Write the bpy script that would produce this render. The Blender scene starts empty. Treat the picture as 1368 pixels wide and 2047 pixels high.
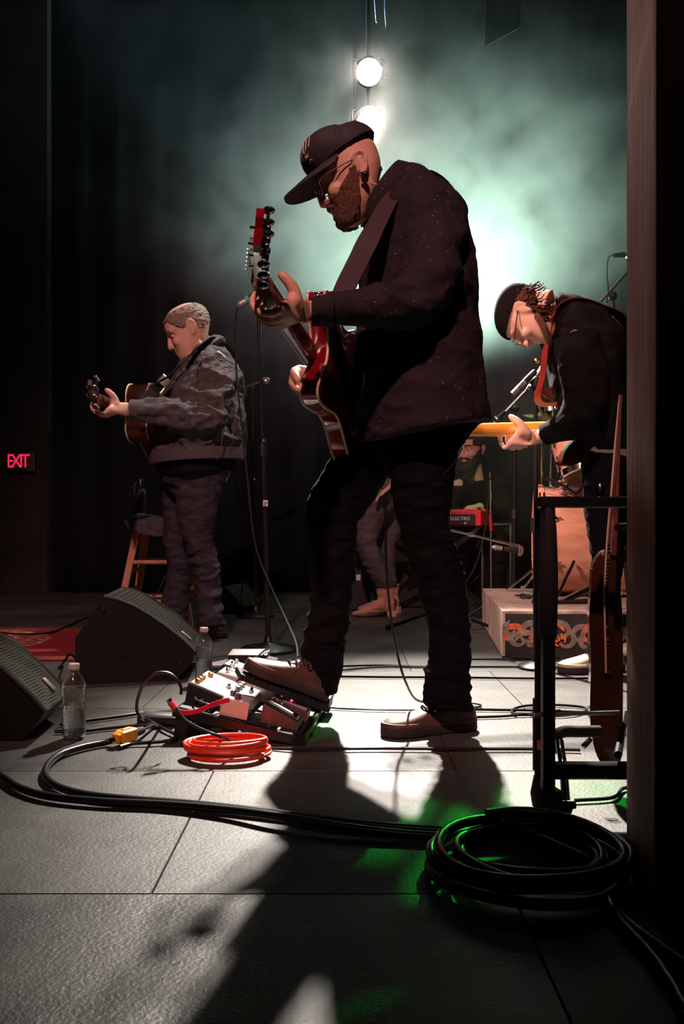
import bpy, bmesh, math, random
import numpy as np
from mathutils import Vector, Matrix, noise
sc = bpy.context.scene
C = sc.collection
random.seed(7)
F = 1700.0            # focal length in photo pixels (1368x2047)
EYE = 0.60            # camera height above the stage floor
def P(px, py, d):     # a point of the photo at depth d, in metres
    return Vector(((px-684)*d/F, d, EYE+(1037-py)*d/F))
def G(px, py, z=0.0): # a point of the photo that lies at height z
    d = (EYE-z)*F/(py-1037)
    return Vector(((px-684)*d/F, d, z))
# ------------------------------------------------------------ camera, world, lights, exposure
cam = bpy.data.objects.new('camera', bpy.data.cameras.new('camera')); C.objects.link(cam)
cam.location = (0, 0, EYE); cam.rotation_euler = (math.pi/2, 0, 0)
cam.data.sensor_fit = 'VERTICAL'; cam.data.sensor_height = 36; cam.data.lens = F/2047*36
cam.data.shift_y = 13.5/2047; cam.data.clip_start = 0.05
sc.camera = cam
w = bpy.data.worlds.new('world'); sc.world = w; w.use_nodes = True
w.node_tree.nodes['Background'].inputs[0].default_value = (0.35, 0.4, 0.5, 1)
w.node_tree.nodes['Background'].inputs[1].default_value = 0.004
sc.view_settings.view_transform = 'Standard'; sc.view_settings.look = 'None'
sc.view_settings.gamma = 1; sc.view_settings.use_curve_mapping = False
sc.view_settings.exposure = 0.0
sc.cycles.use_denoising = True
sc.cycles.max_bounces = 8; sc.cycles.volume_bounces = 0; sc.cycles.transparent_max_bounces = 12
sc.cycles.volume_step_rate = 2.0; sc.cycles.volume_max_steps = 128
sc.cycles.sample_clamp_indirect = 3.0
LAMP_HI = Vector((0.158, 4.97, 3.21)); LAMP_LO = Vector((0.158, 4.97, 2.91))
def spot(name, loc, target, power, color, angle, blend=.3, radius=.05, volume=1.0):
    l = bpy.data.lights.new(name, 'SPOT'); l.energy = power; l.color = color
    l.spot_size = math.radians(angle); l.spot_blend = blend; l.shadow_soft_size = radius
    l.volume_factor = volume
    o = bpy.data.objects.new(name, l); C.objects.link(o); o.location = loc
    o.rotation_euler = (Vector(target)-Vector(loc)).to_track_quat('-Z', 'Y').to_euler()
    return o
WARM = (1.0, .90, .80)
spot('white_back_light', LAMP_HI+Vector((0,-.20,-.08)), (.40, 2.50, 0), 2050, WARM, 42, 1.0, .040, .03)
spot('white_back_light', LAMP_LO+Vector((0,-.20,-.08)), (.44, 2.50, 0), 1850, WARM, 42, 1.0, .040, .03)
spot('added_rim_light', (.55, 4.62, 4.7), (-.95, 3.85, .9), 700, (1.0, .93, .86), 26, 1.0, .06, .05)  # extra unseen lamp, added to rim the jacketed man and the wedges
spot('pink_front_wash', (-.7, -2.2, 4.8), (.0, 3.7, 1.25), 1150, (1.0, .50, .45), 42, .6, .10, 0)
spot('pink_side_wash', (-2.2, 1.2, 3.3), (1.25, 4.3, .6), 1050, (1.0, .60, .47), 24, .5, .06, 0)
GREEN = (.0, 1.0, .06); GL = (1.17, 4.55, 1.62)
spot('green_stage_light', GL, (.08, 1.47, 0), 190, GREEN, 6, .3, .02, 0)
spot('green_stage_light', GL, (-.05, 2.50, .05), 140, GREEN, 4, .5, .02, 0)
spot('green_stage_light', GL, (.50, 1.82, 0), 120, GREEN, 6, .3, .02, 0)
spot('green_stage_light', (1.9, 4.6, 1.9), (.9, 5.3, .3), 26, (.0, 1.0, .12), 50, .4, .03, 0)
spot('teal_haze_light', (.62, 6.45, 1.70), (.72, 6.05, 3.2), 860, (.64, 1.0, .80), 155, .9, .12, 1.0)
spot('blue_haze_light', (-2.2, 5.8, 4.6), (.4, 5.5, 2.6), 150, (.40, .62, 1.0), 60, .9, .2, 1.0)
# ------------------------------------------------------------ materials
def mat(name, col, rough=.6, metal=0, spec=.5, var=None, bump=None, emit=None, sss=0, trans=0, coat=0, sheen=0, stretch=None):
    m = bpy.data.materials.new(name); m.use_nodes = True
    nt = m.node_tree; b = nt.nodes['Principled BSDF']
    b.inputs['Base Color'].default_value = (*col, 1); b.inputs['Roughness'].default_value = rough
    b.inputs['Metallic'].default_value = metal; b.inputs['Specular IOR Level'].default_value = spec
    b.inputs['Transmission Weight'].default_value = trans; b.inputs['Coat Weight'].default_value = coat
    if sss: b.inputs['Subsurface Weight'].default_value = sss; b.inputs['Subsurface Radius'].default_value = (.02,.008,.004); b.inputs['Subsurface Scale'].default_value = .4
    if sheen: b.inputs['Sheen Weight'].default_value = sheen; b.inputs['Sheen Roughness'].default_value = .5
    if emit: b.inputs['Emission Color'].default_value = (*emit[0], 1); b.inputs['Emission Strength'].default_value = emit[1]
    tc = nt.nodes.new('ShaderNodeTexCoord'); mp = nt.nodes.new('ShaderNodeMapping')
    nt.links.new(tc.outputs['Object'], mp.inputs[0])
    if stretch: mp.inputs['Scale'].default_value = stretch
    def tex(s, det=6):
        n = nt.nodes.new('ShaderNodeTexNoise'); n.inputs['Scale'].default_value = s; n.inputs['Detail'].default_value = det
        nt.links.new(mp.outputs[0], n.inputs['Vector']); return n
    if var:
        n = tex(var[0]); r = nt.nodes.new('ShaderNodeValToRGB')
        r.color_ramp.elements[0].position = .3; r.color_ramp.elements[1].position = .7
        a = var[1]; c2 = var[2] if len(var) > 2 else None
        r.color_ramp.elements[0].color = (*[c*(1-a) for c in col], 1)
        r.color_ramp.elements[1].color = (*(c2 or [min(1, c*(1+a)) for c in col]), 1)
        nt.links.new(n.outputs['Fac'], r.inputs[0]); nt.links.new(r.outputs[0], b.inputs['Base Color'])
    if bump:
        n = tex(bump[0]); bu = nt.nodes.new('ShaderNodeBump'); bu.inputs['Strength'].default_value = bump[1]
        bu.inputs['Distance'].default_value = bump[2] if len(bump) > 2 else .004
        nt.links.new(n.outputs['Fac'], bu.inputs['Height']); nt.links.new(bu.outputs[0], b.inputs['Normal'])
    return m
M = {}
M['skin'] = mat('skin', (.62,.34,.25), .5, spec=.35, var=(14,.12), bump=(220,.15,.002), sss=.12)
M['skin_pale'] = mat('skin_pale', (.68,.40,.31), .5, spec=.35, var=(14,.1), bump=(220,.12,.002), sss=.12)
M['black_trouser'] = mat('black_trouser', (.0065,.0055,.0065), .92, spec=.08, var=(30,.4), bump=(28,.6,.010), stretch=(1,1,2.4))
M['navy_trouser'] = mat('navy_trouser', (.040,.034,.046), .85, spec=.2, var=(25,.4), bump=(28,.6,.010), stretch=(1,1,2.4))
M['grey_denim'] = mat('grey_denim', (.095,.085,.09), .85, spec=.2, var=(18,.35), bump=(22,.5,.008), stretch=(1,1,1.6))
M['jacket'] = mat('jacket', (.070,.062,.066), .75, spec=.3, var=(26,.3), bump=(34,.8,.012))
M['jacket_seam'] = mat('jacket_seam', (.085,.075,.078), .8, spec=.3, bump=(120,.4))
M['black_shirt'] = mat('black_shirt', (.010,.009,.0095), .95, spec=.08, var=(20,.4), bump=(20,.6,.010))
M['black_cloth'] = mat('black_cloth', (.010,.010,.011), .85, spec=.2, bump=(40,.4))
M['cap_matte'] = mat('cap_matte', (.007,.006,.0065), .95, spec=.05, bump=(300,.3,.002))
M['cap_black'] = mat('cap_black', (.030,.020,.026), .7, spec=.3, bump=(300,.3,.002), sheen=.1)
M['black_metal'] = mat('black_metal', (.012,.012,.013), .35, metal=.3, spec=.5, bump=(90,.05))
M['black_plastic'] = mat('black_plastic', (.010,.010,.011), .45, spec=.5, bump=(200,.1,.001))
M['black_velvet'] = mat('black_velvet', (.0025,.0022,.0022), .95, spec=.02, bump=(200,.3))
M['speaker_black'] = mat('speaker_black', (.006,.0055,.0055), .6, spec=.25, bump=(260,.35,.002))
M['black_paint'] = mat('black_paint', (.016,.015,.016), .5, spec=.4, bump=(260,.35,.002))
M['cable'] = mat('cable', (.008,.008,.009), .32, spec=.6, bump=(60,.05))
M['cable_matte'] = mat('cable_matte', (.006,.006,.006), .8, spec=.12, bump=(60,.05))
M['cable_grey'] = mat('cable_grey', (.022,.020,.020), .7, spec=.2, bump=(60,.05))
M['chrome'] = mat('chrome', (.80,.80,.80), .14, metal=1, bump=(40,.03))
M['dark_chrome'] = mat('dark_chrome', (.28,.27,.28), .2, metal=1, bump=(40,.03))
M['steel'] = mat('steel', (.45,.45,.46), .3, metal=1, bump=(80,.1))
M['gold'] = mat('gold', (.55,.33,.10), .25, metal=1, bump=(40,.03))
M['white_paint'] = mat('white_paint', (.52,.46,.43), .4, var=(40,.06))
M['wine'] = mat('wine', (.19,.004,.012), .12, spec=.6, coat=1, var=(9,.3))
M['wine_dark'] = mat('wine_dark', (.055,.006,.007), .2, spec=.6, coat=.8, var=(9,.3))
M['binding'] = mat('binding', (.72,.47,.33), .35, var=(20,.1))
M['neck_wood'] = mat('neck_wood', (.16,.040,.030), .25, coat=.5, var=(20,.3), stretch=(.2,1,1))
M['maple'] = mat('maple', (.80,.33,.055), .3, coat=.5, var=(16,.2), stretch=(.15,1,3))
M['sunburst'] = mat('sunburst', (.055,.018,.010), .2, coat=.8, var=(8,.4))
M['spruce'] = mat('spruce', (.45,.22,.07), .3, coat=.5, var=(20,.2), stretch=(.2,1,1))
M['cream'] = mat('cream', (.80,.68,.38), .35, var=(20,.1))
M['stool_wood'] = mat('stool_wood', (.50,.22,.13), .45, spec=.4, var=(22,.28), stretch=(2,2,.25), bump=(40,.1))
M['brown_shoe'] = mat('brown_shoe', (.085,.042,.030), .55, spec=.4, var=(30,.35), bump=(70,.4,.003))
M['tan_shoe'] = mat('tan_shoe', (.30,.155,.11), .6, spec=.4, var=(25,.25), bump=(70,.3,.003))
M['cream_shoe'] = mat('cream_shoe', (.46,.40,.30), .6, spec=.4, var=(25,.2), bump=(70,.3,.003))
M['sole'] = mat('sole', (.030,.022,.020), .7, bump=(120,.3))
M['suede'] = mat('suede', (.50,.27,.20), .9, spec=.15, var=(20,.2), bump=(60,.4,.004), sheen=.3)
M['hair_grey'] = mat('hair_grey', (.20,.15,.12), .6, var=(90,.5), bump=(260,.9,.004), stretch=(.4,1,1))
M['hair_brown'] = mat('hair_brown', (.060,.022,.012), .8, spec=.2, var=(90,.5), bump=(200,.9,.006), stretch=(1,1,.3))
M['beard'] = mat('beard', (.13,.048,.024), .7, var=(160,.6), bump=(420,1.0,.006))
M['beard_dark'] = mat('beard_dark', (.030,.020,.016), .7, var=(110,.5), bump=(300,1.0,.006))
M['red_leather'] = mat('red_leather', (.22,.018,.012), .5, var=(30,.2))
M['strap'] = mat('strap', (.045,.020,.028), .75, bump=(200,.4,.002))
M['strap_black'] = mat('strap_black', (.040,.036,.038), .8, bump=(200,.4,.002))
M['copper_wrap'] = mat('copper_wrap', (.82,.38,.27), .35, spec=.5, coat=.6, var=(7,.22), stretch=(1,1,3))
M['drum_skin'] = mat('drum_skin', (.65,.62,.56), .5, var=(9,.1))
M['cymbal'] = mat('cymbal', (.75,.55,.25), .25, metal=1, bump=(90,.2,.002), stretch=(1,1,1))
M['key_red'] = mat('key_red', (.62,.010,.030), .4, var=(20,.06))
M['white_key'] = mat('white_key', (.75,.72,.70), .3, var=(20,.03))
M['orange_cable'] = mat('orange_cable', (.85,.060,.018), .4, spec=.5, bump=(80,.05))
M['yellow_plug'] = mat('yellow_plug', (.75,.33,.015), .45, var=(40,.2), bump=(90,.1))
M['amp_cloth'] = mat('amp_cloth', (.26,.28,.15), .8, bump=(160,.6))
M['teal'] = mat('teal', (.02,.42,.42), .5, var=(30,.1))
M['silver'] = mat('silver', (.36,.33,.31), .4, metal=.5, var=(30,.15))
M['pedal_black'] = mat('pedal_black', (.018,.016,.018), .3, spec=.5, bump=(80,.1))
M['pedal_rose'] = mat('pedal_rose', (.10,.05,.05), .5, var=(40,.3), bump=(160,.2))
M['red_rubber'] = mat('red_rubber', (.60,.015,.05), .45, var=(40,.1))
M['orange_tape'] = mat('orange_tape', (.45,.12,.02), .6, var=(40,.1))
M['garment'] = mat('garment', (.060,.048,.066), .9, bump=(60,.5,.006), var=(30,.3))
M['led_red'] = mat('led_red', (.8,.02,.05), .3, emit=((1,.03,.08), 12), var=(20,.02))
M['led_blue'] = mat('led_blue', (.02,.1,.8), .3, emit=((.02,.15,1), 4), var=(20,.02))
M['exit_red'] = mat('exit_red', (.5,.01,.04), .4, emit=((1,.02,.09), .95), var=(20,.05))
M['lamp_face'] = mat('lamp_face', (1,.9,.8), .3, emit=((1,.90,.80), 160), var=(20,.02))
M['banner'] = mat('banner', (.035,.060,.030), .9, bump=(90,.4), var=(10,.3))
M['curtain'] = mat('curtain', (.007,.008,.011), .95, spec=.05, var=(3,.25), bump=(60,.3))
M['side_wall'] = mat('side_wall', (.030,.024,.024), .9, spec=.1, var=(4,.3), bump=(30,.3))
M['rubber'] = mat('rubber', (.012,.012,.012), .8, bump=(90,.2))
M['label_white'] = mat('label_white', (.7,.7,.72), .5, var=(40,.05))
M['thread'] = mat('thread', (.62,.52,.45), .7, bump=(200,.4))
M['water'] = mat('water', (1,1,1), .10, trans=1, bump=(20,.02)); M['water'].node_tree.nodes['Principled BSDF'].inputs['IOR'].default_value = 1.33
M['pet'] = mat('pet', (1,1,1), .13, trans=1, bump=(30,.05)); M['pet'].node_tree.nodes['Principled BSDF'].inputs['IOR'].default_value = 1.25
M['lens_dark'] = mat('lens_dark', (.01,.01,.012), .05, coat=1, bump=(10,.01))
# speckled shirt
def speckle():
    m = mat('speckled_shirt', (.021,.014,.017), .85, spec=.2, bump=(16,.7,.014))
    nt = m.node_tree; b = nt.nodes['Principled BSDF']
    tc = nt.nodes.new('ShaderNodeTexCoord'); v = nt.nodes.new('ShaderNodeTexVoronoi'); v.inputs['Scale'].default_value = 75
    nt.links.new(tc.outputs['Object'], v.inputs['Vector'])
    r = nt.nodes.new('ShaderNodeMath'); r.operation = 'LESS_THAN'; r.inputs[1].default_value = .125
    nt.links.new(v.outputs['Distance'], r.inputs[0])
    n = nt.nodes.new('ShaderNodeTexNoise'); n.inputs['Scale'].default_value = 9; nt.links.new(tc.outputs['Object'], n.inputs['Vector'])
    g = nt.nodes.new('ShaderNodeMath'); g.operation = 'GREATER_THAN'; g.inputs[1].default_value = .5; nt.links.new(n.outputs['Fac'], g.inputs[0])
    k = nt.nodes.new('ShaderNodeMath'); k.operation = 'MULTIPLY'; nt.links.new(r.outputs[0], k.inputs[0]); nt.links.new(g.outputs[0], k.inputs[1])
    mx = nt.nodes.new('ShaderNodeMix'); mx.data_type = 'RGBA'; nt.links.new(k.outputs[0], mx.inputs[0])
    mx.inputs[6].default_value = (.021,.014,.017,1); mx.inputs[7].default_value = (.26,.19,.20,1)
    nt.links.new(mx.outputs[2], b.inputs['Base Color']); return m
M['speckled'] = speckle()
# ------------------------------------------------------------ mesh helpers
class MB:                                       # collects closed shapes into one mesh
    def __init__(s): s.v = []; s.f = []
    def add(s, vs, fs):
        o = len(s.v); s.v += [tuple(v) for v in vs]; s.f += [tuple(i+o for i in f) for f in fs]; return s
    def rings(s, rings, cap=True):              # list of rings of equal point count
        n = len(rings[0]); vs = [p for r in rings for p in r]; fs = []
        for k in range(len(rings)-1):
            for i in range(n):
                j = (i+1) % n; fs.append((k*n+i, k*n+j, (k+1)*n+j, (k+1)*n+i))
        if cap: fs.append(tuple(range(n-1, -1, -1))); fs.append(tuple((len(rings)-1)*n+i for i in range(n)))
        return s.add(vs, fs)
    def loft(s, secs, n=20, caps=True, power=1.0):   # secs: (centre, U, V) half axes as vectors
        R = []
        for c, U, V in secs:
            ring = []
            for i in range(n):
                t = 2*math.pi*i/n; a = math.cos(t); b = math.sin(t)
                if power != 1: a = math.copysign(abs(a)**power, a); b = math.copysign(abs(b)**power, b)
                ring.append(Vector(c)+Vector(U)*a+Vector(V)*b)
            R.append(ring)
        if caps:                                # round the ends
            def cap(c0, c1, ring):
                d = (c0-c1)
                rr = sum((p-c0).length for p in ring)/n*.5
                d = d.normalized()*rr if d.length > 1e-6 else Vector((0,0,rr))
                return [[c0+(p-c0)*.75+d*.6 for p in ring], [c0+(p-c0)*.3+d*.95 for p in ring]]
            a = cap(Vector(secs[0][0]), Vector(secs[1][0]), R[0]); b = cap(Vector(secs[-1][0]), Vector(secs[-2][0]), R[-1])
            R = [a[1], a[0]] + R + b
        return s.rings(R)
    def tube(s, pts, r, n=8, cap=True, round_end=False):
        pts = [Vector(p) for p in pts]
        rs = r if isinstance(r, (list, tuple)) else [r]*len(pts)
        R = []; up = None
        for i, p in enumerate(pts):
            t = (pts[min(i+1, len(pts)-1)]-pts[max(i-1, 0)]).normalized()
            if up is None: up = Vector((0,0,1)) if abs(t.z) < .9 else Vector((1,0,0))
            up = (up - t*up.dot(t))
            if up.length < 1e-4: up = t.orthogonal()
            up.normalize(); sd = t.cross(up)
            R.append([p+(up*math.cos(2*math.pi*k/n)+sd*math.sin(2*math.pi*k/n))*rs[i] for k in range(n)])
        if round_end:
            t0 = (pts[0]-pts[1]).normalized(); t1 = (pts[-1]-pts[-2]).normalized()
            R = [[pts[0]+(q-pts[0])*.45+t0*rs[0]*.85 for q in R[0]]]+R+[[pts[-1]+(q-pts[-1])*.45+t1*rs[-1]*.85 for q in R[-1]]]
        return s.rings(R, cap)
    def ball(s, c, r, n=12, sc3=(1,1,1), Mx=None):
        c = Vector(c); R = []
        for k in range(1, n//2+1):
            th = math.pi*(k-.5)/(n//2+.0)
            ring = []
            for i in range(n):
                ph = 2*math.pi*i/n
                q = Vector((math.sin(th)*math.cos(ph)*sc3[0], math.sin(th)*math.sin(ph)*sc3[1], math.cos(th)*sc3[2]))*r
                if Mx: q = Mx @ q
                ring.append(c+q)
            R.append(ring[::-1])
        return s.rings(R)
    def box(s, c, size, Mx=None, bev=0):
        c = Vector(c); h = Vector(size)/2
        if bev <= 0:
            vs = [Vector((x*h.x, y*h.y, z*h.z)) for x in (-1,1) for y in (-1,1) for z in (-1,1)]
            fs = [(0,1,3,2),(4,6,7,5),(0,4,5,1),(2,3,7,6),(0,2,6,4),(1,5,7,3)]
        else:
            def rr(a, b, z): 
                o = []
                for sx, sy, q in ((1,1,0),(-1,1,1),(-1,-1,2),(1,-1,3)):
                    for k in range(3):
                        t = math.pi/2*(q+k/2); o.append(Vector((sx*(a-bev)+math.cos(t)*bev, sy*(b-bev)+math.sin(t)*bev, z)))
                return o
            R = [[Vector((p.x*(1-bev/h.x), p.y*(1-bev/h.y), -h.z)) for p in rr(h.x,h.y,0)], rr(h.x,h.y,-h.z+bev), rr(h.x,h.y,h.z-bev), [Vector((p.x*(1-bev/h.x), p.y*(1-bev/h.y), h.z)) for p in rr(h.x,h.y,0)]]
            m = len(R[0]); vs = [p for r in R for p in r]; fs = []
            for k in range(3):
                for i in range(m): j = (i+1) % m; fs.append((k*m+i, k*m+j, (k+1)*m+j, (k+1)*m+i))
            fs += [tuple(range(m-1,-1,-1)), tuple(3*m+i for i in range(m))]
        return s.add([(Mx @ v if Mx else v)+c for v in vs], fs)
    def prism(s, poly, ext, close=True):        # polygon of points pushed along the vector ext
        poly = [Vector(p) for p in poly]; n = len(poly)
        vs = poly+[p+Vector(ext) for p in poly]
        fs = [tuple(range(n-1,-1,-1)), tuple(range(n, 2*n))]+[(i, (i+1)%n, (i+1)%n+n, i+n) for i in range(n)]
        return s.add(vs, fs)
    def lathe(s, c, axis, prof, n=20):          # prof: (radius, height along axis)
        c = Vector(c); t = Vector(axis).normalized(); u = t.orthogonal().normalized(); v = t.cross(u)
        return s.rings([[c+t*h+(u*math.cos(2*math.pi*i/n)+v*math.sin(2*math.pi*i/n))*max(r,1e-4) for i in range(n)] for r, h in prof])
    def mesh(s, name):
        me = bpy.data.meshes.new(name); me.from_pydata(s.v, [], s.f)
        bm = bmesh.new(); bm.from_mesh(me); bmesh.ops.recalc_face_normals(bm, faces=bm.faces); bm.to_mesh(me); bm.free(); return me
ORG = {}
def link(name, me, m, parent=None, smooth=True, at=None, sharp=40):
    """ONE object; the mesh comes in world coordinates."""
    o = bpy.data.objects.new(name, me); C.objects.link(o)
    if m: me.materials.clear(); me.materials.append(M[m] if isinstance(m, str) else m)
    if parent is not None:
        me.transform(Matrix.Translation(-ORG[parent.name])); o.parent = parent; ORG[o.name] = ORG[parent.name]
    else:
        loc = Vector(at) if at is not None else Vector((0,0,0))
        if at is None and len(me.vertices):
            co = np.array([v.co[:] for v in me.vertices]); loc = Vector(((co[:,0].min()+co[:,0].max())/2, (co[:,1].min()+co[:,1].max())/2, co[:,2].min()))
        me.transform(Matrix.Translation(-loc)); o.location = loc; ORG[o.name] = loc.copy()
    if smooth:
        me.polygons.foreach_set('use_smooth', [True]*len(me.polygons))
        if sharp: 
            try: me.set_sharp_from_angle(angle=math.radians(sharp))
            except Exception: pass
    return o
def put(name, mb, m, parent=None, **k): return link(name, mb.mesh(name), m, parent, **k)
def thing(name, label, cat, loc, group=None):
    o = bpy.data.objects.new(name, None); C.objects.link(o); o.location = Vector(loc); o.empty_display_size = .1
    ORG[o.name] = Vector(loc); o['label'] = label; o['category'] = cat
    if group: o['group'] = group
    return o
def tag(o, label, cat, group=None, kind=None):
    o['label'] = label; o['category'] = cat
    if group: o['group'] = group
    if kind: o['kind'] = kind
    return o
def struct(o, label=None):
    o['kind'] = 'structure'
    if label: o['label'] = label
    return o
def spline(pts, k=8, closed=False):             # Catmull-Rom through the points
    pts = [Vector(p) for p in pts]; out = []; n = len(pts)
    rng = range(n) if closed else range(n-1)
    for i in rng:
        p0 = pts[(i-1)%n] if closed or i > 0 else pts[0]*2-pts[1]
        p1 = pts[i]; p2 = pts[(i+1)%n]; p3 = pts[(i+2)%n] if closed or i+2 < n else pts[-1]*2-pts[-2]
        for j in range(k):
            t = j/k; out.append(.5*((2*p1)+(p2-p0)*t+(2*p0-5*p1+4*p2-p3)*t*t+(3*p1-p0-3*p2+p3)*t**3))
    if not closed: out.append(pts[-1])
    return out
def remesh(mb, voxel, smooth=4, name='body', disp=None, fac=.5):
    me = mb.mesh(name+'_raw'); o = bpy.data.objects.new('tmp', me); C.objects.link(o)
    r = o.modifiers.new('r', 'REMESH'); r.mode = 'VOXEL'; r.voxel_size = voxel
    if smooth: s = o.modifiers.new('s', 'SMOOTH'); s.iterations = smooth; s.factor = fac
    dg = bpy.context.evaluated_depsgraph_get(); out = bpy.data.meshes.new_from_object(o.evaluated_get(dg))
    bpy.data.objects.remove(o); bpy.data.meshes.remove(me)
    if disp:
        n = len(out.vertices); co = np.empty(n*3); out.vertices.foreach_get('co', co); co = co.reshape(-1,3)
        no = np.array([v.normal[:] for v in out.vertices])
        co = disp(co, no); out.vertices.foreach_set('co', co.ravel()); out.update()
    out.name = name; return out
def cloth_noise(amp, fx=9, fz=16, fine=.3, seed=0, zones=()):
    """folds: ridged noise along the normal; zones (point, radius, gain) crumple more"""
    def f(co, no):
        g = np.ones(len(co))
        for c, r, k in zones: g += k*np.exp(-((co-np.array(c[:]))**2).sum(1)/(r*r))
        d = np.empty(len(co))
        for i, (x, y, z) in enumerate(co):
            a = noise.noise((x*fx+seed, y*fx, z*fz)); b = noise.noise((x*fx*2.6+seed, y*fx*2.6+5, z*fz*2.6))
            d[i] = (.55-abs(a)*2.2)+fine*(.5-abs(b)*2.)
        return co+no*(d*g*amp)[:,None]
    return f
# ------------------------------------------------------------ anatomy
def interp(tab, z):
    """smooth table lookup, tab rows sorted by first column"""
    n = len(tab)
    if z <= tab[0][0]: return tab[0][1:]
    if z >= tab[-1][0]: return tab[-1][1:]
    for i in range(n-1):
        if tab[i][0] <= z <= tab[i+1][0]:
            h = tab[i+1][0]-tab[i][0]; t = (z-tab[i][0])/h; out = []
            for k in range(1, len(tab[0])):
                sl = lambda p, q: (tab[q][k]-tab[p][k])/(tab[q][0]-tab[p][0])
                m1 = sl(max(i-1,0), i+1)*h; m2 = sl(i, min(i+2,n-1))*h; t2 = t*t; t3 = t2*t
                out.append((2*t3-3*t2+1)*tab[i][k]+(t3-2*t2+t)*m1+(-2*t3+3*t2)*tab[i+1][k]+(t3-t2)*m2)
            return tuple(out)
HEAD = [  # z, front x, back x, half width
 (-.122,.060,.030,.016),(-.115,.082,.012,.030),(-.100,.092,-.006,.044),(-.085,.092,-.026,.054),(-.068,.088,-.044,.061),
 (-.045,.090,-.062,.067),(-.020,.088,-.082,.071),(.0,.086,-.094,.074),(.020,.093,-.100,.076),(.045,.095,-.102,.077),
 (.070,.087,-.096,.074),(.090,.068,-.080,.064),(.104,.044,-.058,.048),(.112,.020,-.036,.028),(.116,-.004,-.014,.008)]
HB = 1.0
def head_pt(z, t, off=0):
    xf, xb, hw = interp(HEAD, z); xb = xb*HB if xb < 0 else xb; cx = (xf+xb)/2; a = (xf-xb)/2+off; b = hw+off
    ct = math.cos(t); st = math.sin(t)
    return Vector((cx+a*math.copysign(abs(ct)**.92, ct), b*math.copysign(abs(st)**.85, st), z*(1+off*3)))
def frame(yaw_vec, pitch, roll=0, origin=(0,0,0), s=1):
    """matrix: local x forward, y left, z up; yaw_vec horizontal facing, pitch>0 looks down"""
    f = Vector((yaw_vec[0], yaw_vec[1], 0)).normalized(); up = Vector((0,0,1)); l = up.cross(f)
    c, q = math.cos(math.radians(pitch)), math.sin(math.radians(pitch))
    fw = f*c-up*q; u = up*c+f*q
    cr, sr = math.cos(math.radians(roll)), math.sin(math.radians(roll))
    l2 = l*cr+u*sr; u2 = u*cr-l*sr
    m = Matrix.Identity(4)
    for i in range(3): m[i][0] = fw[i]*s; m[i][1] = l2[i]*s; m[i][2] = u2[i]*s; m[i][3] = origin[i]
    return m
def add_head(mb, X, smile=0, fat=0):
    n = 40; R = []
    for k in range(34):
        z = -.122+.238*k/33
        R.append([X @ head_pt(z, 2*math.pi*i/n, fat*(1 if z < 0 else .3)) for i in range(n)])
    mb.rings(R)
    L = lambda *p: X @ Vector(p)
    s = X.to_scale()[0]
    mb.tube([L(.090,0,.022), L(.101,0,-.004), L(.109,0,-.026), L(.112,0,-.036), L(.099,0,-.044)], [.008*s,.0085*s,.011*s,.011*s,.008*s], 10, round_end=True)
    for y in (-1,1): mb.ball(L(.100,y*.012,-.038), .0095*s, 8)
    for y in (-1,1): mb.tube([L(.089,y*.010,.022), L(.091,y*.03,.026), L(.078,y*.052,.020)], [.007*s,.008*s,.006*s], 8, round_end=True)
    for y in (-1,1): mb.ball(L(.070,y*.040,-.028), .024*s, 10)
    mb.tube([L(.078,-.024,-.066+smile), L(.095,-.010,-.060), L(.097,0,-.061), L(.095,.010,-.060), L(.078,.024,-.066+smile)], [.003*s,.006*s,.006*s,.006*s,.003*s], 8, round_end=True)
    mb.tube([L(.076,-.022,-.070+smile), L(.092,-.009,-.075), L(.094,0,-.076), L(.092,.009,-.075), L(.076,.022,-.070+smile)], [.003*s,.007*s,.0075*s,.007*s,.003*s], 8, round_end=True)
    mb.ball(L(.082,0,-.102), .019*s, 10)
    for y in (-1,1):                            # ears: rim, bowl, lobe
        pts = [L(.004,y*.074,-.018), L(.004,y*.079,.006), L(-.004,y*.086,.024), L(-.020,y*.090,.024), L(-.027,y*.089,.008), L(-.021,y*.084,-.014), L(-.010,y*.080,-.030), L(-.001,y*.077,-.034)]
        mb.tube(spline(pts,4), .0052*s, 8, round_end=True)
        mb.tube([L(-.006,y*.074,-.022), L(-.012,y*.078,.012)], .010*s, 8, round_end=True)
        mb.ball(L(-.004,y*.080,-.031), .0075*s, 8)
def carve(co, X, items):
    Xi = np.array(X.inverted()); loc = co @ Xi[:3,:3].T + Xi[:3,3]
    fw = np.array([X[0][0], X[1][0], X[2][0]])
    for c, r, d in items: co = co-fw*(d*np.exp(-(((loc-np.array(c))/np.array(r))**2).sum(1)))[:,None]
    return co
EYES = [((.088,.031,.003),(.03,.015,.011),.013), ((.088,-.031,.003),(.03,.015,.011),.013), ((.09,0,-.052),(.02,.008,.006),.002)]
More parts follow.
